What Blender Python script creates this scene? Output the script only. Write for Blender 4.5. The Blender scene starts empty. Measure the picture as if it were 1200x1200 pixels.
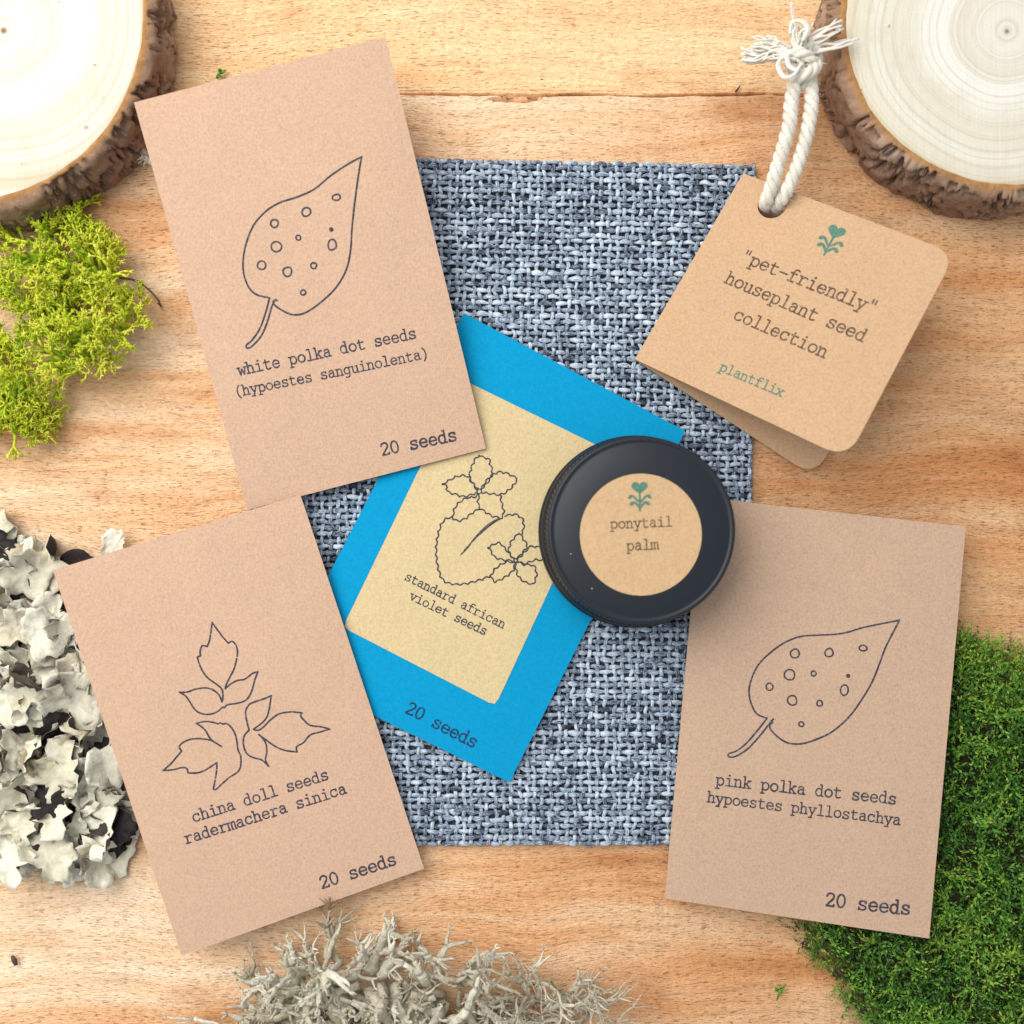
import bpy, math, random
import numpy as np
from mathutils import Vector, Matrix, noise
from mathutils.geometry import tessellate_polygon

random.seed(7)
rng = np.random.default_rng(7)
SC = bpy.context.scene
C = SC.collection
MM = 0.001
D = 0.300            # camera height above the table (m)
FRAME = 0.288        # width of the table seen (m)
S = FRAME / 1200.0   # metres per photo pixel on the table
NX, NY = 600.0, 650.0  # where the camera looks straight down

# ------------------------------------------------------------------ camera
cam_d = bpy.data.cameras.new('camera')
cam = bpy.data.objects.new('camera', cam_d)
C.objects.link(cam)
cam.location = (0, 0, D)
cam_d.sensor_width = 36
cam_d.lens = 36 * D / FRAME
cam_d.shift_y = (NY - 600) / 1200
cam_d.clip_start = 0.01
cam_d.clip_end = 20
cam_d.dof.use_dof = True
cam_d.dof.focus_distance = D - 0.006
cam_d.dof.aperture_fstop = 5.6
SC.camera = cam
# ------------------------------------------------------------------ world + window light
W = bpy.data.worlds.new('World')
SC.world = W
W.use_nodes = True
bg = W.node_tree.nodes['Background']
bg.inputs[0].default_value = (0.88, 0.94, 1.0, 1)
bg.inputs[1].default_value = 0.66


def area(name, loc, target, size, power, col):
    l = bpy.data.lights.new(name, 'AREA')
    l.shape = 'RECTANGLE'
    l.size, l.size_y = size
    l.energy = power
    l.color = col
    o = bpy.data.objects.new(name, l)
    C.objects.link(o)
    o.location = loc
    d = Vector(target) - Vector(loc)
    o.rotation_euler = d.to_track_quat('-Z', 'Y').to_euler()
    return o


area('window_light', (-0.37, 0.31, 0.56), (-0.03, 0.03, 0.0), (0.72, 0.72), 7.6, (1.0, 0.97, 0.93))
SC.view_settings.view_transform = 'Standard'
SC.view_settings.look = 'None'
SC.view_settings.exposure = 0.0
SC.view_settings.gamma = 1.0
SC.view_settings.use_curve_mapping = False


# ------------------------------------------------------------------ helpers
def U(px, py, z=0.0):
    k = S * (D - z) / D
    return Vector(((px - NX) * k, -(py - NY) * k, z))


def fbm(x, y, z=0.0, o=3):
    return noise.fractal(Vector((x, y, z)), 1.0, 2.0, o)


class MB:
    def __init__(self):
        self.v, self.f, self.m, self.a = [], [], [], []

    def face(self, idx, m=0):
        self.f.append(idx)
        self.m.append(m)

    def vert(self, p, a=0.5):
        self.v.append((p[0], p[1], p[2]))
        self.a.append(a)
        return len(self.v) - 1

    def tube(self, pts, rad, sides=5, m=0, a=0.5, flat=1.0, up=None, cap=True):
        n = len(pts)
        pts = [Vector(p) for p in pts]
        if not hasattr(rad, '__len__'):
            rad = [rad] * n
        rings = []
        ref = Vector(up) if up is not None else Vector((0.13, 0.31, 0.94))
        for i in range(n):
            t = (pts[min(i + 1, n - 1)] - pts[max(i - 1, 0)])
            if t.length < 1e-9:
                t = Vector((0, 0, 1))
            t.normalize()
            s = t.cross(ref)
            if s.length < 1e-3:
                s = t.cross(Vector((1, 0, 0)))
            s.normalize()
            q = s.cross(t).normalized()
            if up is None:
                ref = q
            ring = []
            for k in range(sides):
                an = 2 * math.pi * k / sides
                ring.append(self.vert(pts[i] + s * (math.cos(an) * rad[i]) + q * (math.sin(an) * rad[i] * flat), a))
            rings.append(ring)
        for i in range(n - 1):
            for k in range(sides):
                k2 = (k + 1) % sides
                self.face((rings[i][k], rings[i][k2], rings[i + 1][k2], rings[i + 1][k]), m)
        if cap:
            self.face(tuple(reversed(rings[0])), m)
            self.face(tuple(rings[-1]), m)

    def lathe(self, prof, cx, cy, seg=96, m=0, wob=None):
        rings = []
        for (r, z) in prof:
            ring = []
            for k in range(seg):
                an = 2 * math.pi * k / seg
                rr = r + (wob(an, r, z) if wob else 0)
                ring.append(self.vert((cx + math.cos(an) * rr, cy + math.sin(an) * rr, z)))
            rings.append(ring)
        for i in range(len(rings) - 1):
            for k in range(seg):
                k2 = (k + 1) % seg
                self.face((rings[i][k], rings[i][k2], rings[i + 1][k2], rings[i + 1][k]), m)
        return rings

    def build(self, name, mats, parent=None, smooth=True, attr=False):
        off = Vector((0, 0, 0))
        p = parent
        while p is not None:
            off += p.location
            p = p.parent
        me = bpy.data.meshes.new(name)
        vv = np.array(self.v, dtype=np.float64) - np.array(off)
        me.from_pydata(vv.tolist(), [], self.f)
        for mt in (mats if isinstance(mats, (list, tuple)) else [mats]):
            me.materials.append(mt)
        me.polygons.foreach_set('material_index', self.m)
        me.polygons.foreach_set('use_smooth', [smooth] * len(self.f))
        if attr:
            at = me.attributes.new('tint', 'FLOAT', 'POINT')
            at.data.foreach_set('value', self.a)
        me.update()
        o = bpy.data.objects.new(name, me)
        C.objects.link(o)
        o.parent = parent
        return o


def thing(name, label, cat, loc=(0, 0, 0), group=None):
    o = bpy.data.objects.new(name, None)
    o.empty_display_size = 0.01
    C.objects.link(o)
    o.location = loc
    return tag(o, label, cat, group)


def tag(o, label, cat, group=None):
    o['label'] = label
    o['category'] = cat
    if group:
        o['group'] = group
    return o


# ------------------------------------------------------------------ node helper
class NT:
    def __init__(self, name):
        self.mat = bpy.data.materials.new(name)
        self.mat.use_nodes = True
        self.t = self.mat.node_tree
        self.b = self.t.nodes['Principled BSDF']
        self.tc = self.n('ShaderNodeTexCoord')
        self.P = self.tc.outputs['Object']

    def n(self, ty, **kw):
        nd = self.t.nodes.new(ty)
        for k, v in kw.items():
            setattr(nd, k, v)
        return nd

    def l(self, a, b):
        self.t.links.new(a, b)

    def put(self, sock, v):
        if hasattr(v, 'is_linked') or hasattr(v, 'links'):
            self.l(v, sock)
        else:
            sock.default_value = v

    def map(self, scale, vec=None, loc=(0, 0, 0), rot=(0, 0, 0)):
        m = self.n('ShaderNodeMapping')
        self.l(vec or self.P, m.inputs[0])
        m.inputs['Scale'].default_value = scale
        m.inputs['Location'].default_value = loc
        m.inputs['Rotation'].default_value = rot
        return m.outputs[0]

    def noise(self, vec, scale=1.0, detail=2.0, rough=0.5, dist=0.0, dim='3D', w=None, col=False):
        nd = self.n('ShaderNodeTexNoise', noise_dimensions=dim)
        if dim == '1D':
            self.l(w, nd.inputs['W'])
        else:
            self.l(vec, nd.inputs['Vector'])
        nd.inputs['Scale'].default_value = scale
        nd.inputs['Detail'].default_value = detail
        nd.inputs['Roughness'].default_value = rough
        nd.inputs['Distortion'].default_value = dist
        return nd.outputs['Color' if col else 'Fac']

    def ramp(self, fac, stops):
        r = self.n('ShaderNodeValToRGB')
        cr = r.color_ramp
        while len(cr.elements) < len(stops):
            cr.elements.new(0.5)
        for e, (p, c) in zip(cr.elements, stops):
            e.position = p
            e.color = (c, c, c, 1) if not hasattr(c, '__len__') else (*c, 1)
        self.l(fac, r.inputs[0])
        return r.outputs[0]

    def mix(self, fac, a, b, mode='MIX'):
        m = self.n('ShaderNodeMix', data_type='RGBA', blend_type=mode)
        self.put(m.inputs[0], fac)
        for s, v in ((m.inputs[6], a), (m.inputs[7], b)):
            if isinstance(v, tuple):
                v = (*v, 1) if len(v) == 3 else v
            self.put(s, v)
        return m.outputs[2]

    def math(self, op, a, b=0.0, clamp=False):
        m = self.n('ShaderNodeMath', operation=op, use_clamp=clamp)
        self.put(m.inputs[0], a)
        self.put(m.inputs[1], b)
        return m.outputs[0]

    def attr(self, name):
        a = self.n('ShaderNodeAttribute', attribute_name=name)
        return a.outputs['Fac']

    def bump(self, h, dist, strength=1.0, normal=None):
        b = self.n('ShaderNodeBump')
        b.inputs['Strength'].default_value = strength
        b.inputs['Distance'].default_value = dist
        self.l(h, b.inputs['Height'])
        if normal is not None:
            self.l(normal, b.inputs['Normal'])
        self.l(b.outputs[0], self.b.inputs['Normal'])
        return b.outputs[0]

    def done(self, col, rough=0.8, spec=0.3):
        self.put(self.b.inputs['Base Color'], (*col, 1) if isinstance(col, tuple) else col)
        self.put(self.b.inputs['Roughness'], rough)
        self.b.inputs['Specular IOR Level'].default_value = spec
        return self.mat


def kraft(name, col, speck=1.0, dark=0.72, light=1.22):
    t = NT(name)
    a = t.noise(t.map((1450, 1450, 1450)), 1.0, 4.0, 0.72)
    b = t.noise(t.map((2600, 700, 1000), rot=(0, 0, 0.6)), 1.0, 2.0, 0.6)
    c = t.noise(t.map((700, 2600, 1000), rot=(0, 0, 0.3)), 1.0, 2.0, 0.6)
    big = t.noise(t.map((60, 60, 60)), 1.0, 3.0, 0.6)
    mul = lambda k: tuple(min(1, x * k) for x in col)
    c0 = t.ramp(a, [(0.30, mul(0.74)), (0.5, col), (0.70, mul(1.20))])
    fd = t.ramp(b, [(0.30, 1.0), (0.39, 0.0)])
    c1 = t.mix(t.math('MULTIPLY', fd, 0.75 * speck), c0, mul(dark))
    fl = t.ramp(c, [(0.62, 0.0), (0.70, 1.0)])
    c2 = t.mix(t.math('MULTIPLY', fl, 0.7 * speck), c1, mul(light))
    # sparse dark flecks of bark in the pulp
    v = t.noise(t.map((700, 700, 700), loc=(3, 1, 2)), 1.0, 1.0, 0.5)
    fv = t.ramp(v, [(0.77, 0.0), (0.80, 1.0)])
    c3 = t.mix(t.math('MULTIPLY', fv, 0.5 * speck), c2, mul(0.5))
    c4 = t.mix(0.35, c3, t.ramp(big, [(0.3, mul(0.93)), (0.7, mul(1.06))]))
    t.bump(t.math('ADD', a, b), 0.00016, 0.6)
    return t.done(c4, 0.85, 0.2)


def ink(name, col):
    t = NT(name)
    a = t.noise(t.map((1700, 1700, 1700)), 1.0, 3.0, 0.7)
    c = t.ramp(a, [(0.3, tuple(x * 0.8 for x in col)), (0.52, col), (0.61, tuple(min(.4, x * 2.4) for x in col)), (0.72, tuple(min(.4, x * 5 + .05) for x in col))])
    return t.done(c, 0.7, 0.2)


def plain(name, col, rough=0.7, spec=0.3, var=0.15, scale=900, bump=0.0):
    t = NT(name)
    a = t.noise(t.map((scale,) * 3), 1.0, 3.0, 0.6)
    c = t.ramp(a, [(0.25, tuple(x * (1 - var) for x in col)), (0.75, tuple(min(1, x * (1 + var)) for x in col))])
    if bump:
        t.bump(a, bump, 0.7)
    return t.done(c, rough, spec)


def tinted(name, stops, rough=0.8, spec=0.2, scale=1200, var=0.25, bump=0.0002):
    t = NT(name)
    a = t.noise(t.map((scale,) * 3), 1.0, 3.0, 0.6)
    base = t.ramp(t.attr('tint'), stops)
    sh = t.ramp(a, [(0.25, 1 - var), (0.75, 1 + var * 0.4)])
    c = t.mix(1.0, base, sh, 'MULTIPLY')
    if bump:
        t.bump(a, bump, 0.7)
    return t.done(c, rough, spec)


KRAFT_PEACH = kraft('kraft_paper_peach', (0.57, 0.372, 0.255))
KRAFT_GREY = kraft('kraft_paper_greyed', (0.51, 0.342, 0.235), 1.1)
KRAFT_TAG = kraft('kraft_card_tan', (0.54, 0.345, 0.20))
KRAFT_LABEL = kraft('kraft_label_tan', (0.57, 0.375, 0.205))
CREAM = kraft('cream_label_paper', (0.62, 0.485, 0.265), 0.5, 0.8, 1.1)
BLUE = plain('blue_paper', (0.004, 0.275, 0.51), 0.85, 0.06, 0.10, 1300, 0.0001)
INK = ink('dark_ink', (0.045, 0.042, 0.055))
INK_BROWN = ink('brown_black_ink', (0.10, 0.062, 0.04))
INK_GREEN = plain('green_ink', (0.095, 0.20, 0.15), 0.7, 0.15, 0.25, 1500)

# ------------------------------------------------------------------ table top
SEAM_Y = U(0, 110).y


def wood_material():
    t = NT('rough_sawn_wood')
    P = t.P
    warp = t.noise(t.map((14, 14, 1)), 1.0, 2.0, 0.5, col=True)
    wv = t.n('ShaderNodeVectorMath', operation='SUBTRACT')
    t.l(warp, wv.inputs[0])
    wv.inputs[1].default_value = (0.5, 0.5, 0.5)
    ws = t.n('ShaderNodeVectorMath', operation='MULTIPLY')
    t.l(wv.outputs[0], ws.inputs[0])
    ws.inputs[1].default_value = (0.004, 0.016, 0)
    wa = t.n('ShaderNodeVectorMath', operation='ADD')
    t.l(P, wa.inputs[0])
    t.l(ws.outputs[0], wa.inputs[1])
    Q = wa.outputs[0]
    sep = t.n('ShaderNodeSeparateXYZ')
    t.l(P, sep.inputs[0])
    bands = t.noise(t.map((6, 58, 1), Q, (0.3, 0.2, 0)), 1.0, 5.0, 0.62)
    grain = t.noise(t.map((40, 620, 1), Q), 1.0, 4.0, 0.65)
    pores = t.noise(t.map((380, 2900, 1), Q), 1.0, 2.0, 0.6)
    fib = t.noise(t.map((700, 1500, 1), Q), 1.0, 3.0, 0.7)
    c = t.ramp(bands, [(0.30, (0.66, 0.315, 0.135)), (0.41, (0.83, 0.465, 0.235)), (0.52, (0.91, 0.605, 0.365)), (0.66, (0.95, 0.725, 0.50))])
    # the right end of the boards is a browner wood
    bx = t.n('ShaderNodeMapRange')
    t.l(sep.outputs[0], bx.inputs[0])
    bx.inputs[1].default_value = -0.07
    bx.inputs[2].default_value = 0.12
    low = t.noise(t.map((9, 22, 1), None, (2.1, 0.4, 0)), 1.0, 2.0, 0.5)
    bfac = t.math('MULTIPLY', t.math('ADD', bx.outputs[0], t.math('MULTIPLY', t.math('SUBTRACT', low, 0.5), 0.9), True), 0.85)
    c = t.mix(bfac, c, t.mix(1.0, c, (0.74, 0.57, 0.42), 'MULTIPLY'))
    # first board is a plainer orange piece
    b1 = t.ramp(t.noise(t.map((10, 160, 1), Q, (1, 5, 0)), 1.0, 4.0, 0.6), [(0.3, (0.86, 0.495, 0.235)), (0.7, (0.95, 0.655, 0.375))])
    sel = t.math('GREATER_THAN', sep.outputs[1], SEAM_Y)
    c = t.mix(sel, c, b1)
    c = t.mix(0.45, c, t.mix(1.0, c, t.ramp(grain, [(0.30, 0.62), (0.48, 0.98), (0.75, 1.2)]), 'MULTIPLY'))
    pf = t.ramp(pores, [(0.31, 1.0), (0.40, 0.0)])
    pf = t.math('MULTIPLY', pf, t.ramp(low, [(0.35, 0.45), (0.6, 0.85)]))
    pores2 = t.noise(t.map((150, 1300, 1), Q, (3, 3, 0)), 1.0, 3.0, 0.65)
    pf = t.math('MAXIMUM', pf, t.math('MULTIPLY', t.ramp(pores2, [(0.27, 1.0), (0.34, 0.0)]), 0.7))
    lightf = t.ramp(t.noise(t.map((220, 1700, 1), Q, (6, 1, 0)), 1.0, 2.0, 0.6), [(0.58, 0.0), (0.72, 0.45)])
    c = t.mix(lightf, c, t.mix(1.0, c, (1.3, 1.32, 1.36), 'MULTIPLY'))
    c = t.mix(pf, c, t.mix(1.0, c, (0.50, 0.34, 0.24), 'MULTIPLY'))
    c = t.mix(0.5, c, t.mix(1.0, c, t.ramp(fib, [(0.3, 0.72), (0.7, 1.25)]), 'MULTIPLY'))
    worn = t.noise(t.map((16, 48, 1), Q, (9.2, 1.7, 0)), 1.0, 4.0, 0.65)
    c = t.mix(t.ramp(worn, [(0.50, 0.0), (0.68, 0.45)]), c, t.mix(1.0, c, (1.10, 1.20, 1.32), 'MULTIPLY'))
    c = t.mix(t.ramp(worn, [(0.30, 0.5), (0.44, 0.0)]), c, t.mix(1.0, c, (0.80, 0.64, 0.52), 'MULTIPLY'))
    # old water stains, brown-grey
    st = t.noise(t.map((26, 34, 1), None, (7.7, 3.1, 0)), 1.0, 3.0, 0.6)
    c = t.mix(t.ramp(st, [(0.56, 0.0), (0.72, 0.6)]), c, t.mix(1.0, c, (0.62, 0.46, 0.36), 'MULTIPLY'))
    # a few dark specks
    sp = t.noise(t.map((260, 420, 1), None, (4.4, 9.1, 0)), 1.0, 1.0, 0.5)
    c = t.mix(t.ramp(sp, [(0.80, 0.0), (0.83, 0.8)]), c, (0.06, 0.03, 0.015))
    # saw marks across the board
    saw = t.noise(t.map((420, 14, 1), Q), 1.0, 2.0, 0.6)
    h = t.math('ADD', t.math('MULTIPLY', grain, 0.9), t.math('ADD', t.math('MULTIPLY', pores, 0.8), t.math('ADD', t.math('MULTIPLY', fib, 0.9), t.math('MULTIPLY', saw, 0.35))))
    h = t.math('SUBTRACT', h, t.math('MULTIPLY', pf, 0.8))
    t.bump(h, 0.0008, 0.7)
    return t.done(c, 0.78, 0.12)


def build_table():
    xs = np.arange(-0.26, 0.2601, 0.0012)
    ys = [-0.24]
    while ys[-1] < 0.26:
        d = abs(ys[-1] - SEAM_Y)
        ys.append(ys[-1] + (0.0001 if d < 0.0016 else 0.0002 if d < 0.0035 else 0.0013))
    ys = np.array(ys)
    hx0, hy0 = U(606, 115)[:2]
    rows = []
    for y in ys:
        for x in xs:
            n1 = fbm(x * 45, 3.3, 0.1)
            ysm = SEAM_Y + n1 * 0.0007
            wid = 0.00006 + 0.00012 * max(0, 1 + 1.3 * fbm(x * 130, 9.1))
            dep = max(0.0004, 0.0060 + 0.0070 * fbm(x * 60, 4.2))
            z = fbm(x * 18, y * 60, 5.0) * 0.00025
            dy = y - ysm
            if abs(dy) < 0.004:
                z -= dep * math.exp(-(dy / wid) ** 2)
                # torn splinters along the upper board
                if dy > 0:
                    z -= 0.0009 * max(0, fbm(x * 40, y * 900, 2.0)) * math.exp(-(dy / 0.0022) ** 2)
            if dy < 0:
                z -= 0.0002
                e = ((x - hx0) / 0.0058) ** 2 + ((y - hy0 + fbm(x * 200, 1) * 0.0004) / 0.0007) ** 2
                if e < 1.6:
                    z -= 0.0140 * max(0, 1 - e / 1.6) ** 0.4
            rows.append((x, y, z - 0.0004))
    nx, ny = len(xs), len(ys)
    mb = MB()
    mb.v = rows
    mb.a = [0.5] * len(rows)
    i = np.arange((ny - 1) * (nx - 1))
    r, c = i // (nx - 1), i % (nx - 1)
    a = r * nx + c
    mb.f = np.stack([a, a + 1, a + nx + 1, a + nx], 1).tolist()
    mb.m = [0] * len(mb.f)
    o = mb.build('table_top', wood_material())
    o['kind'] = 'structure'
    o['label'] = 'rough sawn orange brown wooden boards of the table top'


build_table()

# ------------------------------------------------------------------ flat printed sheets
CAM = Vector((0, 0, D))


class Sheet:
    """A flat sheet through three pixels at given heights; knows how to turn photo pixels into points on itself."""

    def __init__(self, px, z, pillow=0.0):
        self.tl, self.tr, self.bl = U(*px[0], z[0]), U(*px[1], z[1]), U(*px[3], z[2])
        self.n = (self.bl - self.tl).cross(self.tr - self.tl).normalized()
        if self.n.z < 0:
            self.n = -self.n
        self.ex = (self.tr - self.tl).normalized()
        self.ey = self.n.cross(self.ex).normalized()
        self.pillow = 0.0
        self.c2 = [self.px(*p) for p in px]
        self.pillow = pillow
        self.w = (self.tr - self.tl).length
        self.hh = abs(self.c2[3][1])

    def px(self, px, py):
        d = U(px, py, 0) - CAM
        t = (self.tl - CAM).dot(self.n) / d.dot(self.n)
        q = CAM + d * t - self.tl
        return (q.dot(self.ex), q.dot(self.ey))

    def h(self, x, y):
        if not self.pillow:
            return 0.0
        u, v = x / self.w, -y / self.hh
        su = max(0, 1 - (2 * u - 1) ** 4)
        sv = max(0, 1 - (2 * v - 1) ** 4)
        return self.pillow * (su * sv + 0.25 * fbm(u * 2.1 + self.tl.x * 50, v * 2.5, 1.0))

    def pt(self, x, y, off=0.0):
        return self.tl + self.ex * x + self.ey * y + self.n * (self.h(x, y) + off)


def lerp2(a, b, t):
    return (a[0] + (b[0] - a[0]) * t, a[1] + (b[1] - a[1]) * t)


def slab_mesh(sh, corners, thick, nu=26, nv=38, off=0.0, m=0):
    """closed thin sheet: front follows the pillowed face, back is flat"""
    tl, tr, br, bl = corners
    mb = MB()
    top, bot = [], []
    for j in range(nv + 1):
        for i in range(nu + 1):
            p = lerp2(lerp2(tl, tr, i / nu), lerp2(bl, br, i / nu), j / nv)
            top.append(mb.vert(sh.pt(p[0], p[1], off)))
            q = sh.tl + sh.ex * p[0] + sh.ey * p[1] - sh.n * thick + sh.n * (off + min(0, sh.h(*p)))
            bot.append(mb.vert(q))
    k = nu + 1
    for j in range(nv):
        for i in range(nu):
            a = j * k + i
            mb.face((top[a], top[a + k], top[a + k + 1], top[a + 1]), m)
            mb.face((bot[a], bot[a + 1], bot[a + k + 1], bot[a + k]), m)
    for i in range(nu):
        mb.face((top[i], top[i + 1], bot[i + 1], bot[i]), m)
        a = nv * k + i
        mb.face((top[a + 1], top[a], bot[a], bot[a + 1]), m)
    for j in range(nv):
        a = j * k
        mb.face((top[a + k], top[a], bot[a], bot[a + k]), m)
        a = j * k + nu
        mb.face((top[a], top[a + k], bot[a + k], bot[a]), m)
    return mb


def poly_sheet(sh, outer, holes, top, bottom):
    loops = [outer] + holes
    mb = MB()
    tris = tessellate_polygon([[Vector((p[0], p[1], 0)) for p in lp] for lp in loops])
    flat = [p for lp in loops for p in lp]
    it = [mb.vert(sh.pt(p[0], p[1], top)) for p in flat]
    ib = [mb.vert(sh.pt(p[0], p[1], bottom)) for p in flat]
    for t in tris:
        a, b, c = [Vector(flat[k]) for k in t]
        s = (b - a).cross(c - a)
        t = t if s > 0 else tuple(reversed(t))
        mb.face(tuple(it[k] for k in t))
        mb.face(tuple(ib[k] for k in reversed(t)))
    o = 0
    for lp in loops:
        n = len(lp)
        for k in range(n):
            a, b = o + k, o + (k + 1) % n
            mb.face((it[a], it[b], ib[b], ib[a]))
        o += n
    return mb


def round_poly(pts, radii, n=8):
    out = []
    m = len(pts)
    for i in range(m):
        p, a, b = Vector(pts[i]), Vector(pts[i - 1]), Vector(pts[(i + 1) % m])
        r = radii[i]
        if r <= 0:
            out.append(tuple(p))
            continue
        d1, d2 = (a - p).normalized(), (b - p).normalized()
        s, e = p + d1 * r, p + d2 * r
        for k in range(n + 1):
            t = k / n
            q = s * (1 - t) ** 2 + p * (2 * t * (1 - t)) * 0.9 + (s + e) * (t * (1 - t)) * 0.1 + e * t * t
            out.append(tuple(q))
    return out


# ---- ink lines
def catmull(pts, closed=False, step=4):
    if len(pts) < 3:
        return list(pts)
    out = []
    n = len(pts)
    rngi = range(n if closed else n - 1)
    for i in rngi:
        if closed:
            p0, p1, p2, p3 = pts[i - 1], pts[i], pts[(i + 1) % n], pts[(i + 2) % n]
        else:
            p0, p1, p2, p3 = pts[max(i - 1, 0)], pts[i], pts[i + 1], pts[min(i + 2, n - 1)]
        for k in range(step):
            t = k / step
            out.append(tuple(0.5 * (2 * b + (c - a) * t + (2 * a - 5 * b + 4 * c - d) * t * t + (3 * b - a - 3 * c + d) * t ** 3)
                             for a, b, c, d in zip(p0, p1, p2, p3)))
    out.append(tuple(pts[0] if closed else pts[-1]))
    return out


class Ink:
    def __init__(self, sh, base=0.00004):
        self.sh, self.mb, self.k, self.base = sh, MB(), 0, base

    def _off(self):
        self.k += 1
        return self.base + (self.k % 14) * 0.000002

    def disc(self, p, r, n=8, ry=None):
        o = self._off()
        self.poly([(p[0] + math.cos(2 * math.pi * k / n) * r, p[1] + math.sin(2 * math.pi * k / n) * (ry or r)) for k in range(n)], o)

    def poly(self, pts, o=None):
        o = o or self._off()
        a = sum(p[0] * q[1] - q[0] * p[1] for p, q in zip(pts, pts[1:] + pts[:1]))
        if a < 0:
            pts = pts[::-1]
        self.mb.face(tuple(self.mb.vert(self.sh.pt(x, y, o)) for x, y in pts))

    def line(self, pts, w, caps=True):
        # split where the line turns sharply
        pts = [p for i, p in enumerate(pts) if i == 0 or (abs(p[0] - pts[i - 1][0]) + abs(p[1] - pts[i - 1][1])) > 1e-7]
        if len(pts) < 2:
            self.disc(pts[0], w * 0.7)
            return
        run = [pts[0]]
        for i in range(1, len(pts)):
            run.append(pts[i])
            if i < len(pts) - 1:
                a = Vector(pts[i]) - Vector(pts[i - 1])
                b = Vector(pts[i + 1]) - Vector(pts[i])
                if a.angle(b, 0) > 0.7:
                    self._strip(run, w)
                    self.disc(pts[i], w * 0.5)
                    run = [pts[i]]
        self._strip(run, w)
        if caps:
            self.disc(pts[0], w * 0.5)
            self.disc(pts[-1], w * 0.5)

    def _strip(self, pts, w):
        if len(pts) < 2:
            return
        o = self._off()
        L, R = [], []
        for i, p in enumerate(pts):
            t = Vector(pts[min(i + 1, len(pts) - 1)]) - Vector(pts[max(i - 1, 0)])
            if t.length < 1e-12:
                t = Vector((1, 0))
            t.normalize()
            ww = w * 0.5 * (1 + 0.22 * fbm(p[0] * 900, p[1] * 900, self.sh.tl.x * 9))
            L.append(self.mb.vert(self.sh.pt(p[0] - t.y * ww, p[1] + t.x * ww, o)))
            R.append(self.mb.vert(self.sh.pt(p[0] + t.y * ww, p[1] - t.x * ww, o)))
        for i in range(len(pts) - 1):
            self.mb.face((R[i], R[i + 1], L[i + 1], L[i]))

    def pixline(self, pts, scale, ox, oy, w, smooth=True, closed=False, wig=None):
        q = [self.sh.px(x * scale + ox, y * scale + oy) for x, y in pts]
        if smooth:
            q = catmull(q, closed, 9 if wig else 4)
        if wig:
            amp, lam = wig
            out, s = [], 0.0
            for i, p in enumerate(q):
                t = Vector(q[min(i + 1, len(q) - 1)]) - Vector(q[max(i - 1, 0)])
                if i:
                    s += (Vector(p) - Vector(q[i - 1])).length
                if t.length > 0:
                    t.normalize()
                e = min(1, i / 2, (len(q) - 1 - i) / 2)
                k = amp * e * (abs(math.sin(s / lam * math.pi)) * 1.5 - 0.75)
                out.append((p[0] - t.y * k, p[1] + t.x * k))
            q = out
        self.line(q, w)


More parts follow.
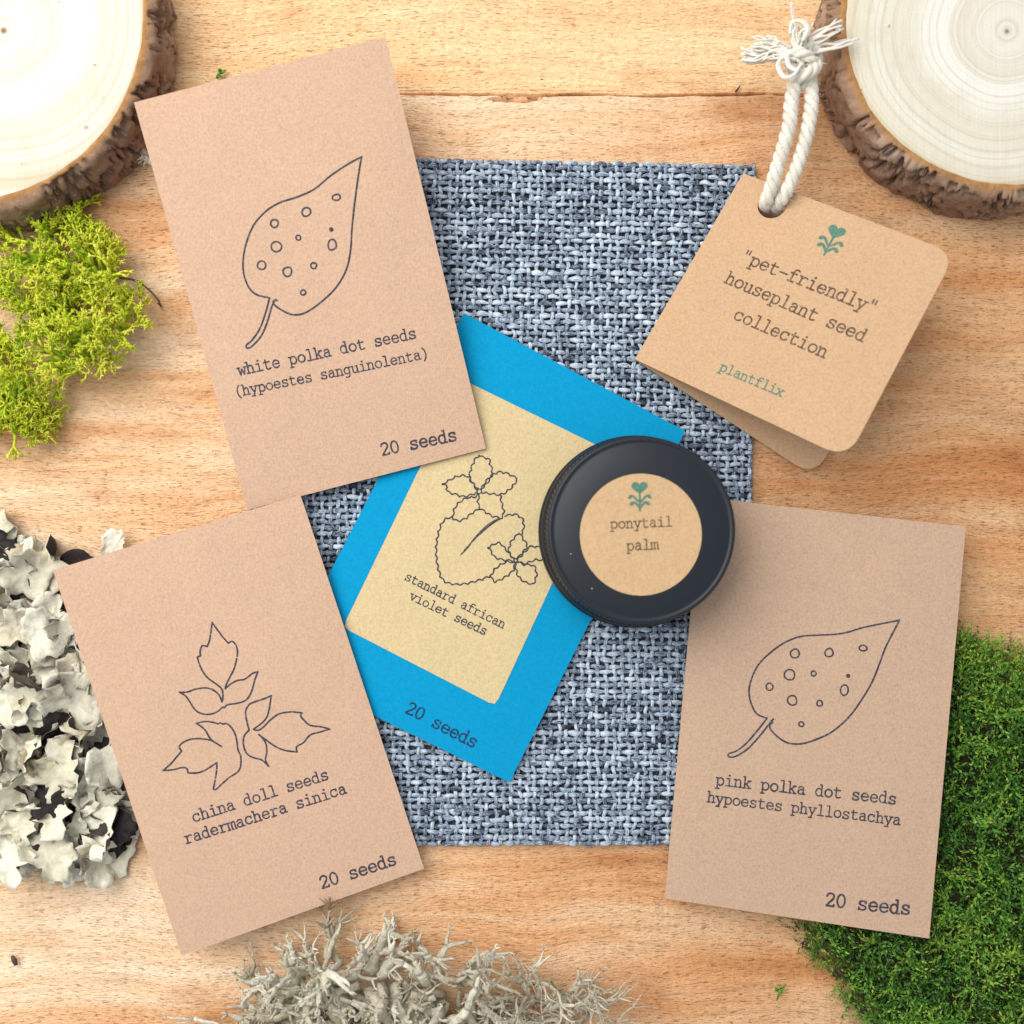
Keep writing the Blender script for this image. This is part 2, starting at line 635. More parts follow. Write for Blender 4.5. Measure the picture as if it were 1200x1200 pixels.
# ---- a typewriter alphabet drawn as pen strokes, cell 6 wide, x-height 5
GL = {
    'a': '~1.2,4.1 2,4.9 3.2,5 4.1,4.5 4.3,3.5|4.3,3.5 4.3,0.1 5.4,0.1|~4.3,2.9 3,3 1.4,2.5 .9,1.4 1.5,.3 2.7,0 3.7,.5 4.3,1.4',
    'c': '~4.8,3.7 4.2,4.7 3,5 1.5,4.4 .8,2.5 1.5,.6 3,0 4.3,.4 5,1.2|4.9,4.9 4.9,3.6',
    'd': '~4.4,3.6 3.6,4.7 2.5,5 1.2,4.3 .6,2.5 1.2,.7 2.5,0 3.6,.3 4.4,1.4|3.4,7.5 4.4,7.5 4.4,0.05 5.5,0.05',
    'e': '.8,2.6 5.1,2.6|~5.1,2.6 4.8,4 3.9,4.8 3,5 1.6,4.5 .7,2.6 1.5,.6 3,0 4.2,.3 5,1',
    'f': '~5.3,7 4.3,7.5 3,7.2 2.5,6.2|2.5,6.2 2.5,0|.9,0 4.4,0|.9,4.9 4.6,4.9',
    'g': '~4.4,3.6 3.6,4.7 2.5,5 1.2,4.3 .6,2.6 1.2,.9 2.5,.3 3.6,.6 4.4,1.6|5.5,4.9 4.4,4.9 4.4,0|~4.4,0 4.1,-1.5 3,-2.2 1.3,-2.1',
    'h': '.3,7.5 1.3,7.5 1.3,0|.3,0 2.3,0|~1.3,3.6 2.2,4.7 3.3,5 4.3,4.4 4.6,3.3|4.6,3.3 4.6,0|3.6,0 5.6,0',
    'i': '1.4,4.9 3.1,4.9 3.1,0|.9,0 5.3,0|2.9,7 3.1,7',
    'k': '.4,7.5 1.4,7.5 1.4,0|.4,0 2.4,0|4.6,4.9 1.4,2|2.5,3 4.7,0|3.5,4.9 5.4,4.9|3.7,0 5.6,0',
    'l': '1.4,7.5 3.1,7.5 3.1,0|.9,0 5.3,0',
    'm': '0,4.9 .8,4.9 .8,0|0,0 1.5,0|~.8,3.8 1.5,4.8 2.2,5 2.9,4.5 3,3.6|3,3.6 3,0 3.7,0|~3,3.8 3.7,4.8 4.5,5 5.2,4.5 5.3,3.6|5.3,3.6 5.3,0 6,0',
    'n': '.3,4.9 1.3,4.9 1.3,0|.3,0 2.3,0|~1.3,3.6 2.2,4.7 3.3,5 4.3,4.4 4.6,3.3|4.6,3.3 4.6,0|3.6,0 5.6,0',
    'o': 'O3,2.5 2.3,2.5',
    'p': '.2,4.9 1.3,4.9 1.3,-2.2|.2,-2.2 2.6,-2.2|~1.3,3.5 2.2,4.7 3.3,5 4.7,4.3 5.3,2.5 4.7,.7 3.3,0 2.1,.4 1.3,1.5',
    'r': '.7,4.9 2,4.9 2,0|.7,0 3.7,0|~2,3.2 2.9,4.4 4,5 5.3,4.5',
    's': '~4.6,4 4,4.8 3,5 1.8,4.7 1.3,3.8 1.9,2.9 3.2,2.5 4.5,2 4.9,1.2 4.3,.3 3,0 1.7,.3 1.1,1.2|4.75,4.95 4.75,3.8|1,1.3 1,.05',
    't': '2,6.6 2,1.2|~2,1.2 2.4,.2 3.5,0 5,.5|.7,4.9 4.7,4.9',
    'u': '.3,4.9 1.3,4.9 1.3,1.6|~1.3,1.6 1.6,.4 2.7,0 3.8,.4 4.6,1.4|3.6,4.9 4.6,4.9 4.6,0 5.6,0',
    'v': '.9,4.9 3,0 5.1,4.9|.1,4.9 2.1,4.9|3.9,4.9 5.9,4.9',
    'w': '.7,4.9 1.7,0 3,3.9 4.3,0 5.3,4.9|0,4.9 1.6,4.9|4.4,4.9 6,4.9',
    'x': '1,4.9 5,0|5,4.9 1,0|.3,4.9 2,4.9|4,4.9 5.7,4.9|.3,0 2,0|4,0 5.7,0',
    'y': '.9,4.9 3.1,.2|5.1,4.9 3.1,.2 2.1,-2.2|.8,-2.2 3.1,-2.2|.1,4.9 2.1,4.9|3.9,4.9 5.9,4.9',
    '2': '~1,5.6 1.6,6.8 3,7.3 4.5,6.7 4.9,5.5 4.3,4 2.5,2 1,.1|1,.1 5.1,.1 5.1,.9',
    '0': 'O3,3.65 2.1,3.65',
    '(': '~4.3,8 2.9,6 2.4,3.2 2.9,.4 4.3,-1.6',
    ')': '~1.7,8 3.1,6 3.6,3.2 3.1,.4 1.7,-1.6',
    '"': '2.1,7.7 2.1,5.4|3.9,7.7 3.9,5.4',
    '-': '.7,2.9 5.3,2.9',
}


def write(ik, s, p0, p1, weight=1.0, tall=1.0):
    a, b = Vector(ik.sh.px(*p0)), Vector(ik.sh.px(*p1))
    n = len(s)
    d = (b - a)
    u = d.length / (6 * n)
    ex = d.normalized()
    ey = Vector((-ex.y, ex.x))
    for i, ch in enumerate(s):
        if ch == ' ':
            continue
        base = a + ex * (6 * i * u) + ey * random.uniform(-0.12, 0.12) * u
        wgt = weight * random.uniform(0.94, 1.1)
        for st in GL[ch].split('|'):
            kind = st[0]
            if kind in '~O':
                st = st[1:]
            pts = [tuple(float(c) for c in q.split(',')) for q in st.split(' ')]
            if kind == 'O':
                (cx, cy), (rx, ry) = pts
                pts = [(cx + rx * math.cos(2 * math.pi * k / 20), cy + ry * math.sin(2 * math.pi * k / 20)) for k in range(21)]
            elif kind == '~':
                pts = catmull(pts)
            w = wgt * u * (1.5 if ch == 'i' and pts[0][1] > 6 else 1.0)
            ik.line([tuple(base + ex * (x * u) + ey * (y * u * tall)) for x, y in pts], w)


def emblem(ik, heart, base):
    h, b = Vector(ik.sh.px(*heart)), Vector(ik.sh.px(*base))
    up = (h - b)
    L = up.length
    ey = up.normalized()
    ex = Vector((ey.y, -ey.x))
    q = lambda x, y: tuple(b + ex * (x * L) + ey * (y * L))
    pts = []
    for k in range(40):
        t = 2 * math.pi * k / 40
        x = 16 * math.sin(t) ** 3
        y = 13 * math.cos(t) - 5 * math.cos(2 * t) - 2 * math.cos(3 * t) - math.cos(4 * t)
        pts.append(q(x / 16 * 0.37, 1.03 + y / 16 * 0.33))
    # heart as a fan so the notch stays clean
    c = q(0, 1.0)
    o = ik._off()
    ids = [ik.mb.vert(ik.sh.pt(*p, o)) for p in pts]
    ci = ik.mb.vert(ik.sh.pt(*c, o))
    for k in range(40):
        ik.mb.face((ci, ids[(k + 1) % 40], ids[k]))
    ik.line([q(0, 0.72), q(0.0, 0.3), q(0.0, -0.02)], L * 0.09)
    for s in (-1, 1):
        ik.line(catmull([q(0, 0.38), q(s * 0.13, 0.47), q(s * 0.27, 0.62), q(s * 0.42, 0.66), q(s * 0.48, 0.57)]), L * 0.10)
        ik.disc(q(s * 0.43, 0.60), L * 0.08)
        ik.line(catmull([q(0, 0.13), q(s * 0.11, 0.24), q(s * 0.22, 0.34), q(s * 0.35, 0.35), q(s * 0.41, 0.27)]), L * 0.11)
        ik.disc(q(s * 0.36, 0.30), L * 0.08)


PACKETS = 'brown paper seed packets'


def packet_base(label, sh, name='seed_packet', group=PACKETS):
    c = sh.tl + sh.ex * sh.w * 0.5 - sh.ey * sh.hh * 0.5
    return thing(name, label, 'seed packet', (c.x, c.y, 0), group)


def leaf_art(ik, outline, petiole, dots, sc, ox, oy, w):
    ik.pixline(outline[0], sc, ox, oy, w)
    ik.pixline(outline[1], sc, ox, oy, w)
    ik.pixline(petiole[0], sc, ox, oy, w)
    ik.pixline(petiole[1], sc, ox, oy, w)
    for d in dots:
        cx, cy, rx = d[:3]
        ry = d[3] if len(d) > 3 else rx
        if max(rx, ry) <= 4:
            ik.disc(ik.sh.px(cx * sc + ox, cy * sc + oy), 5.5 * sc * S)
            continue
        pts = []
        n = 7
        for k in range(n):
            an = 2 * math.pi * k / n + cx
            j = random.uniform(0.9, 1.12)
            pts.append((cx + math.cos(an) * rx * j, cy + math.sin(an) * ry * j))
        ik.pixline(pts, sc, ox, oy, w * 0.92, closed=True)


# white polka dot packet (leans on the wood slice)
sh = Sheet([(157, 120), (452, 43), (569.5, 525.5), (290, 597.5)], (0.0186, 0.0180, 0.0062), 0.0006)
root = packet_base('brown paper packet reading white polka dot seeds, one corner on the wood slice', sh)
slab_mesh(sh, sh.c2, 0.0005).build('envelope', KRAFT_PEACH, root, smooth=False)
LW = 2.0 * S
ik = Ink(sh)
leaf_art(ik,
         ([(350, 672), (320, 665), (300, 648), (287, 615), (285, 580), (292, 540), (310, 495), (340, 460), (375, 438), (415, 425), (460, 405), (500, 372), (545, 342), (577, 325)],
          [(577, 325), (572, 350), (562, 420), (553, 500), (550, 550), (540, 600), (515, 645), (480, 680), (440, 708), (410, 714), (385, 705), (365, 692), (359, 684), (362, 678), (369, 679)]),
         ([(350, 672), (340, 710), (325, 750), (305, 778), (293, 788), (295, 796), (308, 790), (330, 765), (345, 730), (355, 695), (361, 682)],
          [(361, 682), (366, 676)]),
         [(362, 489, 10), (440, 461, 11), (515, 425, 10, 7), (502, 504, 4), (504, 541, 10, 14), (367, 547, 13), (421, 524, 6), (331, 592, 10), (394, 608, 11), (459, 593, 7), (433, 659, 6)],
         0.4752, 150, 30, LW)
ik.mb.build('leaf_drawing', INK, root, smooth=False)
ik = Ink(sh)
write(ik, 'white polka dot seeds', (280, 440), (489, 396))
write(ik, '(hypoestes sanguinolenta)', (276, 465), (503.5, 419))
write(ik, '20 seeds', (447, 534), (536.5, 515.5), 1.1)
ik.mb.build('lettering', INK, root, smooth=False)

# china doll packet
sh = Sheet([(62, 668), (352, 580), (497, 1018), (213, 1120)], (0.0125, 0.0072, 0.0100), 0.0006)
root = packet_base('brown paper packet reading china doll seeds, lying half on the curly pale lichen', sh)
slab_mesh(sh, sh.c2, 0.0005).build('envelope', KRAFT_PEACH, root, smooth=False)
ik = Ink(sh)
K, OX, OY = 0.225, 150, 700
for ln in (
    [(440, 130), (465, 165), (495, 205), (525, 238)], [(525, 238), (545, 228), (565, 250), (572, 280), (570, 306)],
    [(568, 318), (555, 370), (535, 410), (515, 450), (508, 475)], [(508, 475), (530, 455), (570, 432), (610, 425), (650, 395), (678, 387)],
    [(678, 387), (662, 430), (645, 490), (620, 530), (580, 548), (520, 558), (505, 572), (495, 570), (485, 580), (460, 598), (420, 608), (375, 600), (345, 575), (320, 535), (300, 510), (270, 493)],
    [(270, 493), (310, 492), (350, 478), (400, 470), (440, 478), (475, 505), (492, 542)],
    [(492, 542), (497, 510), (490, 475), (455, 445), (420, 420), (395, 390), (375, 350), (363, 310)],
    [(363, 310), (380, 303)], [(380, 303), (378, 275), (388, 250)], [(388, 250), (415, 255)], [(415, 255), (428, 220), (431, 196)], [(433, 186), (440, 130)],
    [(490, 775), (450, 750), (425, 725), (405, 690), (380, 668), (358, 655)],
    [(358, 655), (400, 645), (440, 648), (472, 657)], [(480, 652), (500, 658), (515, 655), (540, 675), (560, 710), (570, 750), (575, 790), (590, 830), (588, 880), (575, 906)],
    [(568, 912), (530, 935)], [(522, 942), (490, 970), (460, 998), (447, 995)], [(447, 995), (456, 950)], [(458, 938), (464, 900)], [(465, 890), (465, 858)],
    [(465, 858), (440, 875), (400, 900), (360, 912), (315, 912)], [(315, 912), (308, 888), (280, 885), (240, 895), (185, 900)],
    [(185, 900), (225, 865), (255, 830), (282, 798)], [(282, 798), (270, 775), (295, 750), (340, 735), (390, 735), (440, 745), (490, 775)],
    [(655, 685), (690, 660), (720, 630), (735, 590), (748, 510)], [(748, 510), (715, 525), (670, 540), (635, 555), (615, 590), (618, 630), (633, 690)],
    [(633, 690), (610, 715), (602, 750), (610, 790), (630, 820), (665, 835), (700, 845), (735, 878)], [(735, 878), (718, 845), (725, 800), (720, 760), (705, 735), (683, 712)],
    [(683, 712), (720, 740), (770, 775), (820, 795), (882, 803)], [(882, 803), (880, 775), (915, 755), (950, 715), (1000, 700), (1052, 685)],
    [(1052, 685), (1005, 672), (950, 665), (920, 640), (900, 615), (908, 600)], [(908, 600), (850, 595), (790, 605), (745, 635), (700, 680), (675, 690), (655, 685)],
):
    ik.pixline(ln, K, OX, OY, LW * 0.95)
ik.mb.build('leaf_drawing', INK, root, smooth=False)
ik = Ink(sh)
write(ik, 'china doll seeds', (227, 963), (386.5, 912))
write(ik, 'radermachera sinica', (218, 988.5), (407.5, 928.5))
write(ik, '20 seeds', (376.5, 1041.5), (466, 1012), 1.1)
ik.mb.build('lettering', INK, root, smooth=False)

# pink polka dot packet
sh = Sheet([(821.5, 582.6), (1132, 617), (1089, 1100), (779, 1053)], (0.0042, 0.0090, 0.0060), 0.0006)
root = packet_base('brown paper packet reading pink polka dot seeds, lying half on the green moss', sh)
slab_mesh(sh, sh.c2, 0.0005).build('envelope', KRAFT_GREY, root, smooth=False)
ik = Ink(sh)
leaf_art(ik,
         ([(302, 592), (275, 580), (260, 550), (256, 520), (263, 490), (280, 455), (310, 425), (345, 400), (385, 384), (430, 380), (475, 378), (510, 372), (550, 360), (640, 342)],
          [(640, 342), (628, 365), (605, 410), (590, 450), (570, 500), (540, 550), (510, 590), (470, 625), (430, 645), (390, 657), (355, 655), (330, 640), (312, 622), (309, 610), (316, 602)]),
         ([(302, 592), (280, 620), (250, 655), (225, 675), (204, 683), (206, 691), (225, 688), (255, 668), (285, 635), (303, 612), (312, 600)],
          [(312, 600), (318, 594)]),
         [(373, 427, 11), (460, 425, 11), (547, 413, 10, 7), (509, 484, 4), (499, 520, 10, 13), (359, 481, 13), (421, 478, 6), (308, 511, 9), (366, 547, 12), (436, 554, 7), (389, 607, 6)],
         0.4583, 760, 570, LW)
ik.mb.build('leaf_drawing', INK, root, smooth=False)
ik = Ink(sh)
write(ik, 'pink polka dot seeds', (838, 919), (1050, 942))
write(ik, 'hypoestes phyllostachya', (828, 939), (1055, 966.5))
write(ik, '20 seeds', (966, 1061), (1067, 1072), 1.1)
ik.mb.build('lettering', INK, root, smooth=False)

# blue packet
sh = Sheet([(543.5, 367), (803, 505), (597, 917), (328, 784)], (0.0040, 0.0040, 0.0040), 0.0004)
root = packet_base('bright blue packet with cream label reading standard african violet seeds', sh, group='seed packets of another colour')
del root['group']
slab_mesh(sh, sh.c2, 0.0005).build('envelope', BLUE, root, smooth=False)
lab = [sh.px(*p) for p in ((542, 445), (718, 531), (580.5, 827), (402, 735))]
mbl = MB()
outl = round_poly(lab, [0.001, 0.001, 0.0016, 0.001])
# label follows the packet: fine grid clipped to the outline is approximated by a rounded grid
tl, tr, br, bl = lab
nu, nv = 24, 34
g = []
for j in range(nv + 1):
    for i in range(nu + 1):
        u, v = i / nu, j / nv
        eu, ev = min(u, 1 - u) * 40.0, min(v, 1 - v) * 64.0   # mm from the sides
        uu, vv = u, v
        if eu < 1.0 and ev < 1.0:
            k = 0.35 * (1 - eu) * (1 - ev)
            uu += (k / 40) * (1 if u < 0.5 else -1)
            vv += (k / 64) * (1 if v < 0.5 else -1)
        p = lerp2(lerp2(tl, tr, uu), lerp2(bl, br, uu), vv)
        g.append(mbl.vert(sh.pt(p[0], p[1], 0.00012)))
for j in range(nv):
    for i in range(nu):
        a = j * (nu + 1) + i
        mbl.face((g[a], g[a + nu + 1], g[a + nu + 2], g[a + 1]))
label = mbl.build('label', CREAM, root, smooth=False)
ik = Ink(sh, 0.00016)
K, OX, OY = 1 / 3, 440, 360
vw = LW * 0.85
WG = (0.00038, 0.0021)
for ln in (
    [(363, 640), (335, 610), (333, 585), (340, 560), (352, 535), (365, 522)], [(365, 522), (380, 530), (397, 535), (405, 560), (410, 580), (405, 600), (385, 625), (368, 641)],
    [(371, 642), (400, 600), (430, 582), (460, 585), (497, 603)], [(497, 603), (485, 625), (465, 645), (440, 658), (405, 655), (373, 651)],
    [(358, 646), (345, 620), (325, 595), (300, 592), (275, 600), (235, 622)], [(235, 622), (250, 632), (255, 650), (285, 660), (310, 667), (340, 660), (357, 652)],
    [(360, 656), (345, 668), (320, 670), (290, 690), (275, 715), (272, 745)], [(272, 745), (290, 752), (315, 745), (340, 725), (365, 710)],
    [(364, 657), (360, 680), (365, 705), (385, 720), (410, 735), (445, 743)], [(445, 743), (452, 720), (445, 690), (440, 662)],
    [(272, 735), (240, 750), (222, 790), (213, 850), (218, 910), (238, 960), (280, 975), (330, 970), (380, 955), (405, 945)],
    [(455, 735), (490, 730), (515, 745), (520, 775), (513, 798)],
    [(489, 884), (470, 860), (478, 825), (505, 795)], [(505, 795), (522, 820), (533, 845), (515, 870), (495, 885)],
    [(498, 887), (530, 850), (560, 842), (590, 850)], [(590, 888), (560, 888), (525, 900), (500, 892)],
    [(487, 886), (470, 865), (435, 828), (395, 845)], [(395, 845), (410, 865), (420, 880), (455, 890), (487, 891)],
    [(490, 897), (460, 895), (425, 915), (403, 945)], [(403, 945), (420, 965), (455, 950), (485, 925), (491, 898)],
    [(497, 895), (520, 905), (555, 910), (565, 940), (555, 972)], [(555, 972), (525, 965), (500, 940), (493, 898)],
):
    ik.pixline(ln, K, OX, OY, vw, wig=WG)
for ln in ([(435, 742), (395, 765), (350, 810), (325, 845), (300, 870)], [(430, 746), (385, 780), (340, 825), (312, 855)], [(436, 745), (400, 770), (365, 800)]):
    ik.pixline(ln, K, OX, OY, vw * 0.8)
for c, r in (((365, 648), 8), ((493, 890), 6)):
    ik.pixline([(c[0] + r * math.cos(k * 1.05), c[1] + r * math.sin(k * 1.05)) for k in range(6)], K, OX, OY, vw * 0.8, closed=True)
ik.mb.build('violet_drawing', INK, label, smooth=False)
ik = Ink(sh, 0.00016)
write(ik, 'standard african', (473.5, 678.5), (590, 736.5))
write(ik, 'violet seeds', (479, 701.5), (568.5, 744.5))
ik.mb.build('lettering', INK, label, smooth=False)
ik = Ink(sh)
write(ik, '20 seeds', (473.5, 834), (556, 877), 1.05)
ik.mb.build('lettering', ink('ink_on_blue', (0.010, 0.035, 0.09)), root, smooth=False)

# ------------------------------------------------------------------ woven bag
BT = 0.0026


def bag_height(x, y, u, v):
    d = min(u, 1 - u) * 0.144
    e = min(v, 1 - v) * 0.194
    ed = 1 - math.exp(-min(d, e) / 0.0009)
    hem = 0.0006 * math.exp(-((v - 0.155) / 0.010) ** 2) - 0.0005 * math.exp(-((v - 0.185) / 0.008) ** 2) + 0.0004 * math.exp(-((v - 0.05) / 0.03) ** 2)
    return (BT - 0.0006) * ed * (1 + 0.12 * fbm(x * 45, y * 45, 2.0)) + hem * ed


def build_bag():
    q = [U(287, 178, BT), U(888.5, 190, BT), U(879, 993.5, BT), U(290, 992.5, BT)]
    NWp, NWf = 64, 112

    def P(u, v):
        a = q[0].lerp(q[1], u)
        b = q[3].lerp(q[2], u)
        return a.lerp(b, v)

    root = thing('drawstring_bag', 'blue grey woven cloth drawstring bag lying flat under the packets', 'bag', (P(0.5, 0.5).x, P(0.5, 0.5).y, 0))
    mb = MB()
    sides = 8

    def yarn(pts, hw, ht, m, tints, flatup=(0, 0, 1)):
        base = len(mb.v)
        n = len(pts)
        tw = random.uniform(0, 6.28)
        for i in range(n):
            t = (pts[min(i + 1, n - 1)] - pts[max(i - 1, 0)])
            t.normalize()
            s = t.cross(Vector(flatup)).normalized()
            qn = s.cross(t)
            for k in range(sides):
                an = 2 * math.pi * k / sides
                p = pts[i] + s * (math.cos(an) * hw[i]) + qn * (math.sin(an) * ht)
                mb.v.append((p.x, p.y, p.z))
                mb.a.append(min(1, max(0, tints[i] + 0.12 * math.sin(an + i * 0.35 + tw))))
        for i in range(n - 1):
            for k in range(sides):
                k2 = (k + 1) % sides
                a = base + i * sides
                mb.f.append((a + k, a + k2, a + sides + k2, a + sides + k))
                mb.m.append(m)
        mb.f.append(tuple(range(base, base + sides)))
        mb.m.append(m)
        mb.f.append(tuple(range(base + (n - 1) * sides, base + n * sides))[::-1])
        mb.m.append(m)

    AMP = 0.00036
    for j in range(NWf):          # weft, thick soft yarns
        v0 = (j + 0.5) / NWf
        seed = random.uniform(0, 99)
        pts, hw, ti = [], [], []
        yw = random.uniform(0.9, 1.12)
        bright = random.gauss(0, 0.10)
        for s in range(0, NWp * 4 + 1):
            t = s / 4.0 - 0.5
            u = (t + 0.5) / NWp
            v = v0 + (fbm(u * 9, seed) * 0.28 + fbm(u * 45, seed + 7) * 0.22) / NWf
            p = P(min(max(u, 0.002), 0.998), min(max(v, 0.003), 0.997))
            cyc = math.cos(math.pi * (t + j))
            lift = math.copysign(abs(cyc) ** 0.6, cyc) * AMP * (1 + 0.4 * fbm(t * 0.9, seed + 3))
            z = bag_height(p.x, p.y, u, v) + lift
            pts.append(Vector((p.x, p.y, max(z, 0.0003))))
            f = 0.5 + 0.5 * cyc
            hw.append((0.00045 + 0.00028 * f) * yw * (1 + 0.22 * fbm(t * 0.5, seed + 11)))
            ti.append(min(1, max(0, 0.52 + bright * 0.9 + 0.36 * fbm(t * 0.33, seed + 20) + 0.22 * fbm(t * 1.3, seed + 40))))
        yarn(pts, hw, 0.00031, 0, ti)
    for i in range(NWp):          # warp, thinner yarns
        u0 = (i + 0.5) / NWp
        seed = random.uniform(0, 99)
        pts, hw, ti = [], [], []
        bright = random.gauss(0, 0.10)
        for s in range(0, NWf * 4 + 1):
            t = s / 4.0 - 0.5
            v = (t + 0.5) / NWf
            u = u0 + (fbm(v * 11, seed) * 0.3 + fbm(v * 70, seed + 7) * 0.34) / NWp
            p = P(min(max(u, 0.003), 0.997), min(max(v, 0.002), 0.998))
            cyc = -math.cos(math.pi * (t + i))
            lift = math.copysign(abs(cyc) ** 0.7, cyc) * AMP * 1.15 * (1 + 0.4 * fbm(t * 0.9, seed + 3))
            z = bag_height(p.x, p.y, u, v) + lift
            pts.append(Vector((p.x, p.y, max(z, 0.0003))))
            hw.append((0.00044 + 0.0001 * (0.5 + 0.5 * cyc)) * (1 + 0.25 * fbm(t * 0.5, seed + 11)))
            ti.append(min(1, max(0, 0.52 + bright * 0.9 + 0.36 * fbm(t * 0.33, seed + 20) + 0.22 * fbm(t * 1.3, seed + 40))))
        yarn(pts, hw, 0.00030, 1, ti)
    # added sheet under the weave, dark colour stands for shade in the gaps
    n = 40
    g = []
    for b in range(n + 1):
        for a in range(n + 1):
            u, v = 0.004 + 0.992 * a / n, 0.003 + 0.994 * b / n
            p = P(u, v)
            g.append(mb.vert((p.x, p.y, max(0.0002, bag_height(p.x, p.y, u, v) - 0.0009))))
    for b in range(n):
        for a in range(n):
            k = b * (n + 1) + a
            mb.face((g[k], g[k + n + 1], g[k + n + 2], g[k + 1]), 2)

    def cloth(name, sc):
        t = NT(name)
        st = t.noise(t.map(sc), 1.0, 3.0, 0.7)
        f = t.math('ADD', t.attr('tint'), t.math('MULTIPLY', t.math('SUBTRACT', st, 0.5), 2.1), True)
        c = t.ramp(f, [(0.12, (0.022, 0.027, 0.040)), (0.30, (0.12, 0.148, 0.20)), (0.50, (0.262, 0.322, 0.41)), (0.72, (0.46, 0.54, 0.63)), (1.0, (0.67, 0.735, 0.79))])
        t.bump(st, 0.00025, 0.8)
        return t.done(c, 0.75, 0.25)

    mb.build('cloth', [cloth('weft_yarn', (500, 4200, 4200)), cloth('warp_yarn', (4200, 500, 4200)), plain('gap_shade_sheet', (0.045, 0.052, 0.066), 0.9, 0.1, 0.55, 1100, 0.0006)], root, attr=True)
    # cotton end of the drawstring, peeking out past the packet
    mb = MB()
    rope(mb, [U(300, 305, 0.0015), U(240, 250, 0.0016), U(195, 205, 0.0018), U(172, 186, 0.0018)], 0.0008)
    for k in range(26):
        a = U(173 + random.uniform(-3, 3), 187 + random.uniform(-4, 4), 0.0016)
        b = U(163 + random.uniform(-3, 9), 176 + random.uniform(-14, 16), random.uniform(0.0006, 0.0035))
        mid = a.lerp(b, 0.5) + Vector((random.uniform(-1, 1), random.uniform(-1, 1), random.uniform(0, 1))) * 0.001
        mb.tube(catmull([tuple(a), tuple(mid), tuple(b)], step=3), [0.00028] * 6 + [0.00015], 5, a=random.random())
    mb.build('drawstring', COTTON, root, attr=True)


COTTON = tinted('cotton_cord', [(0.0, (0.66, 0.58, 0.46)), (0.5, (0.80, 0.74, 0.63)), (1.0, (0.88, 0.84, 0.76))], 0.9, 0.1, 2600, 0.25, 0.0002)


def rope(mb, path, r, pitch=0.0078, strands=3):
    """three strands twisted along a smooth path"""
    pts = [Vector(p) for p in catmull([tuple(p) for p in path], step=14)]
    L = 0.0
    ref = Vector((0.2, 0.1, 1))
    lines = [[] for _ in range(strands)]
    for i, p in enumerate(pts):
        if i:
            L += (p - pts[i - 1]).length
        t = (pts[min(i + 1, len(pts) - 1)] - pts[max(i - 1, 0)]).normalized()
        s = t.cross(ref).normalized()
        q = s.cross(t).normalized()
        ref = q
        for k in range(strands):
            an = 2 * math.pi * (k / strands + L / pitch)
            lines[k].append(p + (s * math.cos(an) + q * math.sin(an)) * r * 0.55)
    for k in range(strands):
        n = len(lines[k])
        mb.tube(lines[k], [r * 0.60 * (1 + 0.10 * fbm(i * 0.3, k * 9.1)) for i in range(n)], 9, a=random.uniform(0.35, 0.75))
    return pts


build_bag()

# ------------------------------------------------------------------ tag and its cord
fold_t, fold_b = (871, 203), (744, 421)
sh = Sheet([fold_t, (1120, 297), (993, 538), fold_b], (0.0058, 0.0262, 0.0052))
root = thing('gift_tag', 'folded tan card tag reading pet-friendly houseplant seed collection', 'tag', tuple(U(900, 380, 0)))
outer = round_poly(sh.c2, [0.0004, 0.0058, 0.0062, 0.0004])
hc = sh.px(905, 240)
hole = [(hc[0] + 0.0039 * math.cos(2 * math.pi * k / 40), hc[1] - 0.0039 * math.sin(2 * math.pi * k / 40)) for k in range(40)]
poly_sheet(sh, outer, [hole], 0.0, -0.0004).build('front_leaf', KRAFT_TAG, root, smooth=False)
shb = Sheet([fold_t, (1083, 336), (954, 559), fold_b], (0.0050, 0.0022, 0.0046))
outb = round_poly(shb.c2, [0.0004, 0.0058, 0.0062, 0.0004])
hb = shb.px(905, 248)
holeb = [(hb[0] + 0.0039 * math.cos(2 * math.pi * k / 40), hb[1] - 0.0039 * math.sin(2 * math.pi * k / 40)) for k in range(40)]
poly_sheet(shb, outb, [holeb], 0.0, -0.0004).build('back_leaf', KRAFT_TAG, root, smooth=False)
ik = Ink(sh)
write(ik, '"pet-friendly"', (866, 305.5), (1024.5, 368.5), 0.95)
write(ik, 'houseplant seed', (848, 330.5), (1011.5, 401), 0.95)
write(ik, 'collection', (858, 373), (966.5, 419.5), 0.95)
ik.mb.build('lettering', INK_BROWN, root, smooth=False)
ik = Ink(sh)
emblem(ik, (979.5, 272.5), (966, 298))
ik.mb.build('emblem', INK_GREEN, root, smooth=False)
ik = Ink(sh)
write(ik, 'plantflix', (842, 433.5), (916, 465), 1.0)
ik.mb.build('maker_name', INK_GREEN, root, smooth=False)


